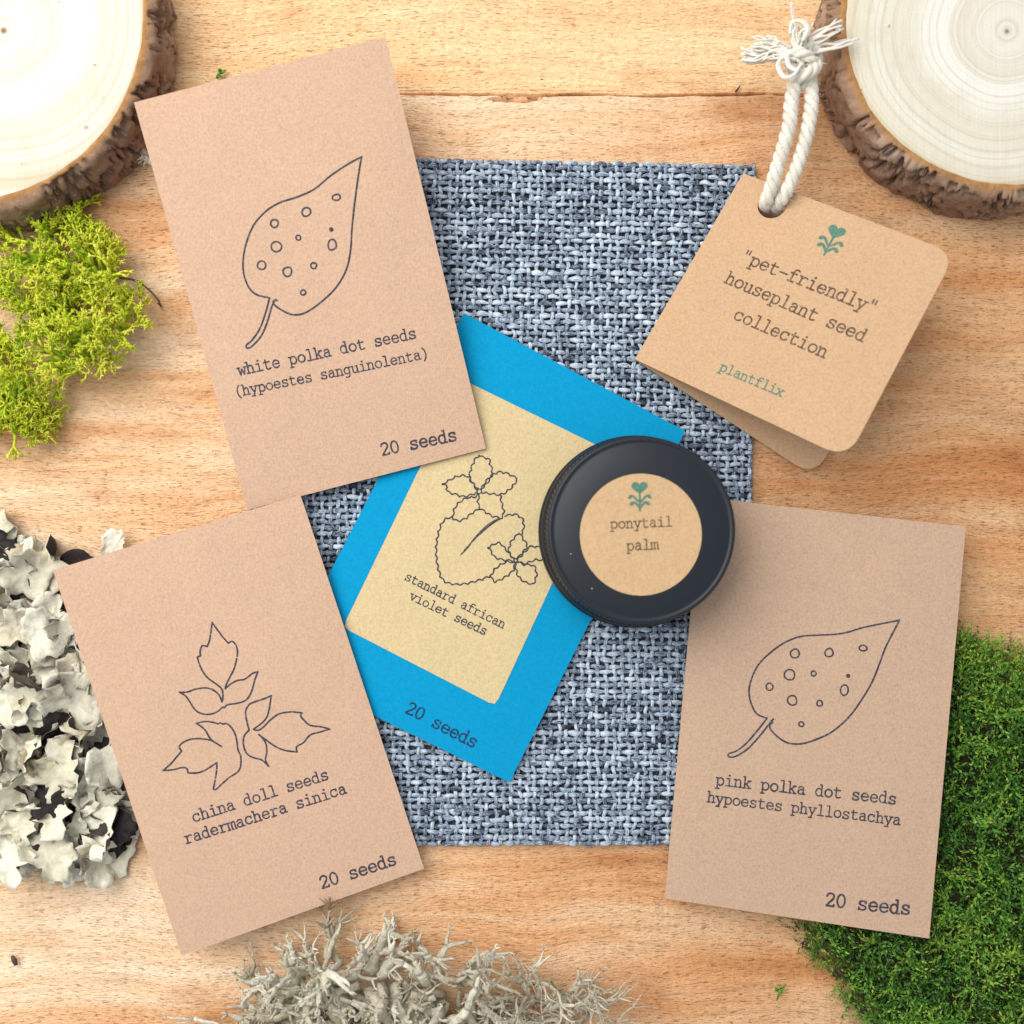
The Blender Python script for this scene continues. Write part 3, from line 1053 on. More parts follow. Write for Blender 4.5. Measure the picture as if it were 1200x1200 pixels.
def build_cord():
    root = thing('cotton_cord', 'cream twisted cotton cord looped through the tag, ending in a frayed knot', 'cord', tuple(U(935, 150, 0)))
    mb = MB()
    RR = 0.00174
    # one loop: up the left leg from the knot, down through the hole and back up
    left = [U(934, 82, .0185), U(930, 102, .0190), U(926.5, 125, .0190), U(925, 147, .0185), U(916.5, 177, .0165), U(908, 205, .0148), U(901, 228, .0128), U(897.5, 238, .0100), U(899, 242, .0055), U(901, 241, .0030)]
    right = [U(946, 82, .0180), U(950, 102, .0185), U(950.5, 125, .0185), U(947, 149, .0180), U(940, 177, .0162), U(930, 205, .0146), U(919, 228, .0128), U(911.5, 239, .0102), U(908, 243, .0056), U(904, 242, .0030)]
    rope(mb, left, RR)
    rope(mb, right, RR)
    # fuzz standing off the cord
    for line in (left, right):
        for k in range(420):
            i = random.randrange(0, len(line) - 3)
            p = Vector(line[i]).lerp(Vector(line[i + 1]), random.random())
            d = Vector((random.uniform(-1, 1), random.uniform(-1, 1), random.uniform(0, 1))).normalized()
            a = p + d * RR * 0.9
            b = a + (d + Vector((random.uniform(-1, 1), random.uniform(-1, 1), 0))) * 0.0007
            mb.tube([a, a.lerp(b, .5) + d * 0.0002, b], [0.00005, 0.00004, 0.00002], 3, a=0.9)
    mb.build('loop', COTTON, root, attr=True)
    # knot: a pulled-tight overhand
    mb = MB()
    c = U(939, 74, 0.0185)
    path = []
    for k in range(19):
        t = 2 * math.pi * k / 18 * 0.97 + 0.4
        x = (math.sin(t) + 2 * math.sin(2 * t)) * 0.0017
        y = (math.cos(t) - 2 * math.cos(2 * t)) * 0.0020
        z = -math.sin(3 * t) * 0.0016
        path.append(c + Vector((x, y, z)))
    rope(mb, path, 0.0013)
    rope(mb, [U(931, 92, .0200), U(942, 88, .0222), U(953, 82, .0215), U(957, 74, .0190)], 0.0015)
    rope(mb, [U(925, 66, .0200), U(937, 62, .0222), U(949, 68, .0215), U(957, 80, .0190)], 0.0014)
    for k in range(700):
        an, h = random.uniform(0, 6.28), random.uniform(-1, 1)
        d = Vector((math.cos(an) * math.sqrt(1 - h * h), math.sin(an) * math.sqrt(1 - h * h), h * 0.7 + 0.2))
        a = c + Vector((d.x * 0.0036, d.y * 0.0042, d.z * 0.0034)) * random.uniform(0.75, 1.0)
        w = Vector((random.uniform(-1, 1), random.uniform(-1, 1), random.uniform(-.5, .8)))
        b = a + (d * 0.6 + w) * random.uniform(0.0008, 0.0022)
        mb.tube([a, a.lerp(b, .5) + d * 0.0003, b], [0.00013, 0.0001, 0.00004], 4, a=random.uniform(.6, 1))
    mb.build('knot', COTTON, root, attr=True)
    # frayed ends
    mb = MB()

    def fray(a, b, sag, r=0.00034, n=1, spread=3.0):
        for _ in range(n):
            p = U(a[0] + random.uniform(-spread, spread), a[1] + random.uniform(-spread, spread), a[2])
            e = U(b[0] + random.uniform(-1, 1) * b[3], b[1] + random.uniform(-1, 1) * b[4], max(0.004, b[2] + random.uniform(-.003, .003)))
            m1 = p.lerp(e, .35) + Vector((random.uniform(-1, 1), random.uniform(-1, 1), random.uniform(-.3, 1))) * sag
            m2 = p.lerp(e, .7) + Vector((random.uniform(-1, 1), random.uniform(-1, 1), random.uniform(-.3, .8))) * sag
            q = catmull([tuple(p), tuple(m1), tuple(m2), tuple(e)], step=4)
            mb.tube(q, [r * (1 - 0.45 * i / len(q)) for i in range(len(q))], 5, a=random.uniform(0.5, 1))

    fray((925, 62, .019), (886, 64, .014, 20, 10), .0013, 0.00040, 80, 6)
    fray((925, 60, .019), (893, 50, .016, 14, 9), .0012, 0.00036, 34, 5)
    fray((940, 52, .020), (984, 27, .021, 4, 5), .0010, 0.00042, 5)
    fray((944, 56, .020), (985, 36, .021, 5, 3), .0008, 0.00042, 4)
    fray((950, 60, .020), (1004, 47, .0200, 8, 3), .0008, 0.00045, 6)
    fray((930, 50, .020), (927, 6, .020, 1.5, 5), .0009, 0.00040, 4)
    fray((936, 56, .021), (940, 30, .021, 14, 5), .0016, 0.00038, 14, 6)
    for lp in ([(934, 70), (917, 68), (911, 78), (918, 91), (930, 88), (938, 76)], [(926, 40), (928, 26), (940, 26), (946, 36), (940, 48)], [(940, 78), (930, 64), (922, 66), (924, 78), (936, 84)]):
        q = catmull([tuple(U(x, y, .0215 + .0006 * i)) for i, (x, y) in enumerate(lp)], step=5)
        mb.tube(q, 0.00045, 6, a=0.8)
        mb.tube([Vector(p) + Vector((0.0005, 0.0003, -.0002)) for p in q], 0.0004, 6, a=0.6)
    mb.build('frayed_end', COTTON, root, attr=True)


build_cord()


# ------------------------------------------------------------------ tin
def build_tin():
    c = U(752, 621.5, 0.0245)
    cx, cy = c.x, c.y
    z0, zt = 0.0052, 0.0245
    root = thing('tin', 'round black screw top tin with tan label reading ponytail palm', 'tin', (cx, cy, 0))
    blk = NT('black_coated_metal')
    nz = blk.noise(blk.map((2500,) * 3), 1.0, 2.0, 0.6)
    blk.bump(nz, 0.00003, 0.5)
    sp = blk.noise(blk.map((900,) * 3, loc=(1, 2, 3)), 1.0, 0.0, 0.5)
    colb = blk.mix(blk.ramp(sp, [(0.91, 0.0), (0.925, 1.0)]), (0.010, 0.0135, 0.019), (0.5, 0.5, 0.5))
    blk.b.inputs['Metallic'].default_value = 0.0
    MB_ = blk.done(colb, 0.42, 0.36)
    mb = MB()
    mb.lathe([(0.0001, z0), (0.0240, z0), (0.0256, z0 + .0004), (0.0263, z0 + .0014), (0.0261, z0 + .0052), (0.0250, z0 + .0058), (0.0244, z0 + .0085)], cx, cy, 128)
    mb.build('base', MB_, root)
    mb = MB()

    def knurl(an, r, z):
        return 0.00022 * math.cos(an * 110) if (z0 + .0095) < z < (z0 + .0157) and r > 0.02445 else 0.0

    mb.lathe([(0.0244, z0 + .0072), (0.0253, z0 + .0072), (0.0256, z0 + .0078), (0.0254, z0 + .0085), (0.0246, z0 + .0090), (0.0246, z0 + .0100),
              (0.0246, z0 + .0130), (0.0246, z0 + .0155), (0.0242, z0 + .0163), (0.0242, z0 + .0170), (0.02435, z0 + .0178), (0.0243, zt - .0007), (0.0240, zt - .0002), (0.0235, zt), (0.0231, zt - .0002),
              (0.0228, zt - .0004), (0.0224, zt - .0002), (0.012, zt - .0002), (0.0001, zt - .0002)], cx, cy, 440, wob=knurl)
    lid = mb.build('lid', MB_, root)
    sh = Sheet([(700, 570), (800, 570), (800, 680), (700, 680)], (zt, zt, zt))
    lc = sh.px(751, 626.5)
    disc = [(lc[0] + 0.01575 * math.cos(2 * math.pi * k / 96), lc[1] + 0.01575 * math.sin(2 * math.pi * k / 96)) for k in range(96)]
    lab = poly_sheet(sh, disc, [], 0.0, -0.00018).build('label', KRAFT_LABEL, root, smooth=False)
    ik = Ink(sh)
    write(ik, 'ponytail', (715, 619.5), (788.5, 616.5), 0.9)
    write(ik, 'palm', (734, 645), (772, 643.3), 0.9)
    ik.mb.build('lettering', INK_BROWN, lab, smooth=False)
    ik = Ink(sh)
    emblem(ik, (749.5, 572), (750, 598))
    ik.mb.build('emblem', INK_GREEN, lab, smooth=False)


build_tin()


# ------------------------------------------------------------------ wood slices
def slice_face_mat(name, pith, tone):
    t = NT(name)
    sep = t.n('ShaderNodeVectorMath', operation='SUBTRACT')
    t.l(t.P, sep.inputs[0])
    sep.inputs[1].default_value = (pith[0], pith[1], 0)
    flat = t.n('ShaderNodeVectorMath', operation='MULTIPLY')
    t.l(sep.outputs[0], flat.inputs[0])
    flat.inputs[1].default_value = (1, 1, 0)
    ln = t.n('ShaderNodeVectorMath', operation='LENGTH')
    t.l(flat.outputs[0], ln.inputs[0])
    wob = t.noise(t.map((60, 60, 1)), 1.0, 2.0, 0.5)
    wob2 = t.noise(t.map((14, 14, 1)), 1.0, 1.0, 0.5)
    r = t.math('ADD', ln.outputs['Value'], t.math('ADD', t.math('MULTIPLY', t.math('SUBTRACT', wob, 0.5), 0.0012), t.math('MULTIPLY', t.math('SUBTRACT', wob2, 0.5), 0.008)))
    rings = t.noise(None, 520.0, 2.0, 0.6, dim='1D', w=r)
    broad = t.noise(None, 85.0, 2.0, 0.5, dim='1D', w=r)
    fine = t.noise(t.map((1800, 1800, 1)), 1.0, 3.0, 0.7)
    c = t.ramp(broad, [(0.36, tone[0]), (0.48, tone[1]), (0.6, tone[2])])
    line = t.ramp(rings, [(0.52, 0.0), (0.62, 1.0), (0.70, 0.2)])
    c = t.mix(t.math('MULTIPLY', line, 0.5), c, tone[3])
    heart = t.n('ShaderNodeMapRange')
    t.l(r, heart.inputs[0])
    heart.inputs[1].default_value = 0.0135
    heart.inputs[2].default_value = 0.0115
    c = t.mix(t.math('MULTIPLY', heart.outputs[0], 0.2), c, tone[3])
    ht = t.n('ShaderNodeMapRange')
    t.l(r, ht.inputs[0])
    ht.inputs[1].default_value = 0.0012
    ht.inputs[2].default_value = 0.0004
    c = t.mix(ht.outputs[0], c, (0.25, 0.13, 0.06))
    c = t.mix(0.35, c, t.mix(1.0, c, t.ramp(fine, [(0.3, 0.8), (0.7, 1.1)]), 'MULTIPLY'))
    # faint saw marks across the cut
    saw = t.noise(t.map((1500, 45, 1), rot=(0, 0, 0.5)), 1.0, 3.0, 0.6)
    c = t.mix(0.45, c, t.mix(1.0, c, t.ramp(saw, [(0.3, 0.86), (0.6, 1.04)]), 'MULTIPLY'))
    blot = t.noise(t.map((70, 70, 1), loc=(2, 7, 0)), 1.0, 4.0, 0.65)
    c = t.mix(t.ramp(blot, [(0.52, 0.0), (0.72, 0.35)]), c, tone[3])
    sp = t.noise(t.map((420, 420, 1), loc=(5, 5, 0)), 1.0, 0.0, 0.5)
    c = t.mix(t.ramp(sp, [(0.85, 0.0), (0.86, 0.6)]), c, (0.3, 0.16, 0.08))
    t.bump(t.math('ADD', fine, rings), 0.0001, 0.4)
    return t.done(c, 0.65, 0.3)


def bark_mat():
    t = NT('pine_bark')
    a = t.noise(t.map((260, 260, 420)), 1.0, 5.0, 0.7)
    b = t.noise(t.map((55, 55, 90)), 1.0, 3.0, 0.6)
    c = t.ramp(b, [(0.25, (0.19, 0.105, 0.066)), (0.5, (0.31, 0.19, 0.125)), (0.75, (0.42, 0.30, 0.215))])
    c = t.mix(0.75, c, t.mix(1.0, c, t.ramp(a, [(0.25, 0.5), (0.5, 0.98), (0.8, 1.35)]), 'MULTIPLY'))
    sp = t.noise(t.map((900,) * 3), 1.0, 1.0, 0.5)
    c = t.mix(t.ramp(sp, [(0.68, 0.0), (0.78, 0.6)]), c, (0.46, 0.36, 0.27))
    # thin orange inner bark kept where the tint says so
    c = t.mix(t.attr('tint'), c, t.ramp(a, [(0.3, (0.30, 0.14, 0.045)), (0.7, (0.47, 0.25, 0.09))]))
    t.bump(a, 0.0008, 0.8)
    return t.done(c, 0.85, 0.15)


BARK = bark_mat()


def wood_slice(cpx, rpx, pith_px, zt, tone, label, seed, barkw, barkcol=None):
    c = U(cpx[0], cpx[1], zt)
    k = S * (D - zt) / D
    r0 = rpx * k
    root = thing('wood_slice', label, 'wood slice', (c.x, c.y, 0), 'wood slices')
    N = 360

    def rad(an):
        return r0 * (1 + 0.010 * fbm(math.cos(an) * 1.2 + seed, math.sin(an) * 1.2, 0) + 0.004 * fbm(math.cos(an) * 9 + seed, math.sin(an) * 9, 4))

    mb = MB()
    rings = []
    for f in (0.0, 0.3, 0.6, 0.85, 0.985, 1.0):
        rings.append([mb.vert((c.x + math.cos(2 * math.pi * i / N) * rad(2 * math.pi * i / N) * max(f, .001), c.y + math.sin(2 * math.pi * i / N) * rad(2 * math.pi * i / N) * max(f, .001), zt - (0.0002 if f == 1.0 else 0))) for i in range(N)])
    for a in range(len(rings) - 1):
        for i in range(N):
            j = (i + 1) % N
            mb.face((rings[a][i], rings[a + 1][i], rings[a + 1][j], rings[a][j]))
    pith = U(pith_px[0], pith_px[1], zt) - c
    mb.build('cut_face', slice_face_mat('slice_face', (pith.x, pith.y), tone), root)
    # bark: inner lip, broken top edge, plated side
    mb = MB()
    NB = 720
    rows = []
    prof = [(0.0, -0.0001, 1.0), (0.15, 0.0001, 1.0), (0.35, -0.0002, 0.65), (0.6, -0.0004, 0.1), (0.85, -0.0008, 0.0), (1.0, -0.0016, 0.0)]
    nz = 20
    for q in range(1, nz + 1):
        prof.append((1.0 + 0.10 * math.sin(q / nz * 2.5), -0.0016 - (zt - 0.0016) * q / nz, 0.0))
    for (f, dz, tint) in prof:
        row = []
        for i in range(NB):
            an = 2 * math.pi * i / NB
            ca, sa = math.cos(an), math.sin(an)
            z = zt + dz
            rr = rad(an)
            th = barkw * (1 + 0.30 * fbm(ca * 3 + seed, sa * 3, 0.7))
            # bark plates separated by cracks
            w = Vector((an * r0 * 95 + 0.55 * fbm(an * 14, z * 200, seed), z * 62 + f * 0.8 + seed * 3 + 0.55 * fbm(an * 14 + 4, z * 200, seed), 0.3))
            dd, _ = noise.voronoi(w)
            crack = max(0.0, 1 - (dd[1] - dd[0]) / 0.16) * min(1, max(0, 0.75 + 1.6 * fbm(an * 5, z * 80, seed + 3)))
            e = min(1.0, max(0.0, (f - 0.4) / 0.5))
            disp = e * (-0.0046 * crack + 0.00035 * fbm(an * r0 * 420, z * 420, seed) + 0.0009 * fbm(an * r0 * 70, z * 90, seed + 8))
            R = rr + th * f + disp
            zz = z - (0.0006 * crack * e if f <= 1.0 else 0) + (0.0003 * fbm(an * r0 * 900, f * 5, 1) if 0.1 < f < 1.01 else 0)
            row.append(mb.vert((c.x + ca * R, c.y + sa * R, max(0.0, zz)), min(1, max(0, tint * (1 - 0.0 * crack)))))
        rows.append(row)
    for a in range(len(rows) - 1):
        for i in range(NB):
            j = (i + 1) % NB
            mb.face((rows[a][i], rows[a + 1][i], rows[a + 1][j], rows[a][j]))
    mb.build('bark', BARK, root, attr=True)


wood_slice((-52, 17), 219, (4, 36), 0.0172, ((0.64, 0.56, 0.41), (0.71, 0.66, 0.55), (0.77, 0.75, 0.69), (0.54, 0.44, 0.28)),
           'bark edged wood slice with wide growth rings, a packet corner resting on it', 2.0, 0.0036)
wood_slice((1183, 25), 191, (1180, 37), 0.0172, ((0.63, 0.56, 0.42), (0.71, 0.66, 0.55), (0.77, 0.74, 0.66), (0.54, 0.44, 0.29)),
           'bark edged wood slice with faint growth rings, beside the frayed cord knot', 5.0, 0.0037)


# ------------------------------------------------------------------ mosses and lichens
def inside(p, poly):
    x, y = p
    r = False
    n = len(poly)
    for i in range(n):
        x1, y1 = poly[i]
        x2, y2 = poly[i - 1]
        if (y1 > y) != (y2 > y) and x < (x2 - x1) * (y - y1) / (y2 - y1) + x1:
            r = not r
    return r


def sample(poly):
    xs, ys = [p[0] for p in poly], [p[1] for p in poly]
    while True:
        p = (random.uniform(min(xs), max(xs)), random.uniform(min(ys), max(ys)))
        if inside(p, poly):
            return p


def rot_dir(d, ang):
    ax = d.orthogonal().normalized()
    ax = Matrix.Rotation(random.uniform(0, 2 * math.pi), 3, d) @ ax
    return (Matrix.Rotation(ang, 3, ax) @ d).normalized()


def reindeer(mb, p, d, L, r, depth, a, zmin=0.0006):
    d1 = rot_dir(d, random.uniform(0, 0.3))
    m = p + d * L * 0.5
    e = m + d1 * L * 0.5
    for q in (m, e):
        if q.z < zmin:
            q.z = zmin + random.uniform(0, .001)
    mb.tube([p, m, e], [r, r * 0.93, r * 0.85], 4 if depth < 3 else 5, a=a)
    if depth == 0:
        for k in range(random.choice((2, 3, 3, 4))):
            s = rot_dir(d1, random.uniform(0.4, 1.2))
            l = L * random.uniform(0.5, 0.95)
            mb.tube([e, e + s * l * 0.5, e + rot_dir(s, 0.3) * l], [r * 0.8, r * 0.65, r * 0.2], 4, a=min(1, a + 0.12))
        return
    for k in range(2 if random.random() < 0.8 else 3):
        dd = rot_dir(d1, random.uniform(0.35, 0.85))
        dd = (dd + Vector((0, 0, 0.12))).normalized()
        reindeer(mb, e, dd, L * random.uniform(0.66, 0.9), r * 0.82, depth - 1, min(1, max(0, a + random.uniform(-.1, .13))), zmin)


REIN = tinted('reindeer_moss', [(0.0, (0.20, 0.38, 0.022)), (0.35, (0.42, 0.55, 0.025)), (0.7, (0.61, 0.66, 0.035)), (1.0, (0.74, 0.73, 0.09))], 0.75, 0.25, 1500, 0.15)


def reindeer_clump(label, poly, centres, count, zbase):
    c = U(*centres[0][:2], 0)
    mb = MB()
    # a few thick mother stems
    for cx, cy, rad in centres:
        for k in range(10):
            an = random.uniform(0, 6.28)
            pts = [U(cx + math.cos(an) * rad * f + random.uniform(-4, 4), cy + math.sin(an) * rad * f + random.uniform(-4, 4), 0.002 + 0.006 * f) for f in (0, 0.2, 0.4, 0.6)]
            mb.tube(catmull([tuple(p) for p in pts], step=3), [0.0009] * 5 + [0.0007] * 5, 6, a=0.18)
    for k in range(count):
        p = sample(poly)
        cen = min(centres, key=lambda q: (q[0] - p[0]) ** 2 + (q[1] - p[1]) ** 2)
        out = Vector((p[0] - cen[0], -(p[1] - cen[1]), 0)) / max(cen[2], 1)
        dist = min(1, out.length)
        z = 0.0015 + zbase * (1 - dist ** 2) * random.uniform(0.2, 1.0)
        d = Vector((out.x, out.y, 0.55 + 0.5 * (1 - dist) + random.uniform(-.3, .3)))
        d += Vector((random.uniform(-1, 1), random.uniform(-1, 1), 0)) * 0.5
        d.normalize()
        start = U(p[0], p[1], z) - d * 0.0025
        start.z = max(start.z, 0.0008)
        reindeer(mb, start, d, random.uniform(0.0024, 0.0038), 0.00056, 3, random.uniform(0.30, 0.85))
    o = mb.build('reindeer_moss', REIN, None, attr=True)
    return o


poly_a = [(4, 268), (22, 262), (34, 270), (50, 262), (58, 270), (70, 256), (92, 256), (98, 272), (116, 282), (130, 296), (138, 318), (132, 334), (146, 348), (170, 372), (172, 382), (152, 390), (142, 398), (134, 420), (126, 432), (104, 436), (78, 440), (66, 456), (56, 450), (46, 430), (38, 408), (50, 396), (48, 372), (38, 356), (16, 350), (10, 340), (14, 310), (4, 296)]
poly_b = [(-14, 418), (8, 412), (26, 414), (34, 426), (38, 446), (44, 462), (46, 486), (46, 504), (30, 514), (6, 518), (-14, 520)]
o = reindeer_clump('', poly_a, [(62, 310, 50), (98, 395, 50), (120, 330, 40), (140, 378, 28), (75, 420, 35), (40, 300, 35)], 165, 0.014)
tag(o, 'yellow green reindeer moss clump sprawling below the wood slice, the larger clump', 'moss', 'reindeer moss clumps')
o = reindeer_clump('', poly_b, [(14, 460, 36), (14, 495, 30)], 70, 0.010)
tag(o, 'small yellow green reindeer moss clump at the photo edge, below the larger clump', 'moss', 'reindeer moss clumps')
o = reindeer_clump('', [(-12, 325), (0, 322), (3, 335), (0, 345), (-12, 346)], [(-8, 335, 14)], 12, 0.006)
tag(o, 'stray sprig of yellow green moss poking in from the photo edge', 'moss', 'reindeer moss clumps')

# ---- shrubby grey lichen at the bottom
SHRUB = tinted('shrubby_lichen', [(0.0, (0.34, 0.28, 0.19)), (0.4, (0.56, 0.50, 0.375)), (0.7, (0.70, 0.65, 0.51)), (1.0, (0.80, 0.77, 0.66))], 0.9, 0.1, 900, 0.35, 0.0006)


def antler(mb, p, d, L, r, depth, a):
    n = 4
    pts = [p.copy()]
    q = p.copy()
    dd = d.copy()
    for k in range(n):
        dd = rot_dir(dd, random.uniform(0, 0.42))
        dd.z += 0.02
        q = q + dd * (L / n)
        if q.z < 0.001:
            q.z = 0.001 + random.uniform(0, .002)
        pts.append(q.copy())
    up = rot_dir(Vector((0, 0, 1)), random.uniform(0, 0.9))
    e = r * (0.78 if depth else 0.35)
    mb.tube(pts, [(r + (e - r) * k / n) * random.uniform(0.85, 1.15) for k in range(n + 1)], 6, a=a, flat=random.uniform(0.45, 0.85), up=up)
    if depth == 0:
        if random.random() < 0.7:
            for k in range(2):
                s = rot_dir(dd, random.uniform(0.3, 0.8))
                mb.tube([q, q + s * L * 0.22, q + rot_dir(s, .4) * L * 0.4], [e, e * 0.8, e * 0.3], 5, a=a)
        return
    for k in range(random.choice((2, 2, 3))):
        antler(mb, q, rot_dir(dd, random.uniform(0.3, 0.85)), L * random.uniform(0.6, 0.95), e * random.uniform(0.75, 0.98), depth - 1, min(1, max(0, a + random.uniform(-.12, .14))))
    # side twiglets
    for k in range(random.choice((0, 1, 2))):
        s = pts[random.randrange(1, n)]
        antler(mb, s, rot_dir(d, random.uniform(0.7, 1.2)), L * 0.4, r * 0.45, 0, a)


def shrub_lichen(label, centres, group, count):
    mb = MB()
    for (cx, cy, rx, ry, z, n, r) in centres:
        for k in range(n):
            an = random.uniform(0, 2 * math.pi)
            f = math.sqrt(random.random()) * 0.75
            px, py = cx + math.cos(an) * rx * f, cy + math.sin(an) * ry * f
            d = Vector((math.cos(an) * rx / max(rx, ry), -math.sin(an) * ry / max(rx, ry), random.uniform(0.05, 0.9))).normalized()
            d = rot_dir(d, random.uniform(0, 0.7))
            antler(mb, U(px, py, random.uniform(0.001, z)), d, random.uniform(0.0052, 0.0090), r * random.uniform(0.65, 1.3), 2, random.uniform(0.3, 0.8))
    o = mb.build('shrub_lichen', SHRUB, None, attr=True)
    tag(o, label, 'lichen', group)


G = 'shrubby grey lichen tufts'
shrub_lichen('large tuft of grey antler like lichen below the china doll packet', [(440, 1150, 76, 48, .011, 30, .0018), (368, 1162, 54, 40, .009, 25, .0015), (316, 1190, 34, 26, .006, 24, .0010), (525, 1166, 56, 36, .010, 22, .0015), (440, 1212, 150, 32, .010, 34, .0018)], G, 0)
shrub_lichen('small tuft of fine grey lichen standing right of the larger tuft', [(628, 1190, 38, 32, .008, 22, .0009), (668, 1190, 26, 30, .007, 26, .0006), (645, 1220, 55, 20, .007, 24, .0008)], G, 0)
# the tip of a brown twig that sticks out over the china doll packet's lower edge
mb = MB()
for k in range(9):
    a = U(388 + random.uniform(-3, 3), 1064, .0072)
    b = U(386 + random.uniform(-13, 13), 1053 + random.uniform(-6, 8), .0078 + random.uniform(0, .001))
    mb.tube([a, a.lerp(b, .5) + Vector((0, 0, .0005)), b], [.0003, .00025, .0001], 4, a=random.random() * .4)
tag(mb.build('brown_sprig', tinted('dry_sprig', [(0, (.25, .15, .08)), (1, (.45, .33, .2))]), None, attr=True), 'tiny dry brown sprig touching the lower edge of the china doll packet', 'sprig')

# ---- leafy pale lichen on the left
LTOP = tinted('lichen_upper', [(0.0, (0.52, 0.44, 0.31)), (0.4, (0.72, 0.665, 0.51)), (0.9, (0.82, 0.79, 0.65)), (1.0, (0.84, 0.79, 0.45))], 0.75, 0.2, 500, 0.22, 0.0006)
LBOT = tinted('lichen_underside', [(0.0, (0.018, 0.014, 0.014)), (0.5, (0.055, 0.042, 0.038)), (1.0, (0.26, 0.20, 0.15))], 0.7, 0.3, 600, 0.4, 0.0005)


def flake(mb, c, size, tilt, a, flip=False, ecc=1.0, curl=1.0, zcap=True):
    NA, NR = 36, 6
    seed = random.uniform(0, 500)
    rot = Matrix.Rotation(random.uniform(0, 6.28), 3, 'Z')
    tl = Matrix.Rotation(tilt[0], 3, 'X') @ Matrix.Rotation(tilt[1], 3, 'Y')
    if flip:
        tl = tl @ Matrix.Rotation(math.pi, 3, 'X')
    th = 0.00016
    sets = []
    lobes = random.choice((2, 3, 3, 4, 5))
    ph = random.uniform(0, 6)
    for side in (1, -1):
        rows = []
        for j in range(NR + 1):
            f = j / NR
            row = []
            for i in range(NA):
                an = 2 * math.pi * i / NA
                notch = 0.30 * (0.5 + 0.5 * math.cos(an * lobes + ph)) ** 3 + 0.05 * abs(math.cos(an * 6 + ph * 2 + seed))
                rr = size * f * (1 - notch * f ** 1.5 + 0.38 * fbm(math.cos(an) * 1.7 + seed, math.sin(an) * 1.7, 0) * f + 0.11 * fbm(math.cos(an) * 5 + seed, math.sin(an) * 5, 2) * f * f)
                x, y = math.cos(an) * rr * ecc, math.sin(an) * rr
                z = curl * size * (0.30 * f ** 2.2 * math.sin(an * 2 + seed) + 0.22 * f ** 3 * (0.5 + fbm(math.cos(an) * 3 + seed, math.sin(an) * 3, 5)) + 0.30 * fbm(x / size * 1.7 + seed, y / size * 1.7, 1) * (0.3 + f))
                p = rot @ Vector((x, y, z + side * th * 0.5 * (1 if j < NR else 0.3)))
                p = Vector(c) + tl @ p
                p.z = max(p.z, 0.0006 + side * 0.00012 + 0.0002 * f)
                if zcap:
                    kz = S * (D - p.z) / D
                    ppx, ppy = p.x / kz + NX, -p.y / kz + NY
                    dx = ppx - (62 + (ppy - 668) * 0.334)
                    if dx > -26 and ppy > 655:
                        cap = 0.0092 - 0.0020 * min(1, max(0, (ppy - 668) / 450)) - 0.0022 * min(1, max(0, (dx + 26) / 30))
                        if p.z > cap:
                            p.z = cap - 0.0006 * (1 - math.exp(-(p.z - cap) / 0.002)) + side * 0.0001
                row.append(mb.vert(p, a))
            rows.append(row)
        sets.append(rows)
        up = (side == 1)
        for j in range(NR):
            for i in range(NA):
                k = (i + 1) % NA
                fc = (rows[j][i], rows[j + 1][i], rows[j + 1][k], rows[j][k])
                for tri in ((fc[0], fc[1], fc[2]), (fc[0], fc[2], fc[3])):
                    mb.face(tri if up else tri[::-1], 0 if up else 1)
    for i in range(NA):
        k = (i + 1) % NA
        mb.face((sets[0][NR][k], sets[0][NR][i], sets[1][NR][i], sets[1][NR][k]), 0)


def leafy_lichen():
    mb = MB()
    poly = [(-20, 622), (8, 630), (28, 640), (52, 652), (70, 690), (92, 740), (108, 790), (128, 850), (140, 900), (146, 950), (138, 985), (128, 1000), (100, 1012), (70, 1018), (42, 1014), (10, 1014), (-20, 1008)]
    pts = []
    tries = 0
    while len(pts) < 122 and tries < 6000:
        tries += 1
        p = sample(poly)
        if all((p[0] - q[0]) ** 2 + (p[1] - q[1]) ** 2 > 13.5 ** 2 for q in pts):
            pts.append(p)
    for i, p in enumerate(pts):
        lay = random.random()
        under = random.random() < 0.23
        s = random.uniform(0.0042, 0.0095) * (0.8 if under else 1)
        z = 0.0012 + 0.0088 * lay
        if p[0] > 75:
            z *= 0.75
        flake(mb, U(p[0], p[1], z if not under else z * 0.8), s, (random.gauss(0, 0.40), random.gauss(0, 0.40)),
              (random.choice((0.05, 0.3, 0.5, 0.7)) if under else min(0.9, max(0.02, random.gauss(0.5, 0.24))) if random.random() > 0.015 else 0.97), under, random.uniform(0.65, 1.2))
    # bottom fringe seen against the table
    for (x, y, s, a, fl) in ((104, 1006, .0062, .7, 0), (128, 988, .0036, .05, 1), (140, 984, .0030, .02, 1), (62, 1012, .0052, .6, 0), (34, 1008, .0050, .5, 0), (84, 1020, .0046, .6, 0), (18, 1004, .0056, .6, 0), (132, 990, .0034, .1, 1), (12, 634, .0045, .7, 0), (36, 652, .0040, .6, 0), (50, 662, .0040, .4, 0)):
        flake(mb, U(x, y, .0026), s, (random.gauss(0, .25), random.gauss(0, .25)), a, bool(fl), random.uniform(0.8, 1.15), 0.8)
    o = mb.build('leafy_lichen', [LTOP, LBOT], None, attr=True)
    tag(o, 'pile of pale cream curly lichen flakes with dark undersides left of china doll packet', 'lichen')


leafy_lichen()
mb = MB()
flake(mb, U(134, 638, .0030), 0.0050, (0.15, 0.1), 0.8, False, 0.72, 0.5, False)
tag(mb.build('lichen_flake', [LTOP, LBOT], None, attr=True), 'single pale green lichen flake sticking out behind the china doll packet', 'lichen flake')
mb = MB()
flake(mb, U(95, 668, .0022), 0.0060, (0.05, 0.1), 0.35, True, 1.4, 0.5)
tag(mb.build('lichen_flake', [LTOP, LBOT], None, attr=True), 'dark brown lichen flake under the upper edge of the china doll packet', 'lichen flake')

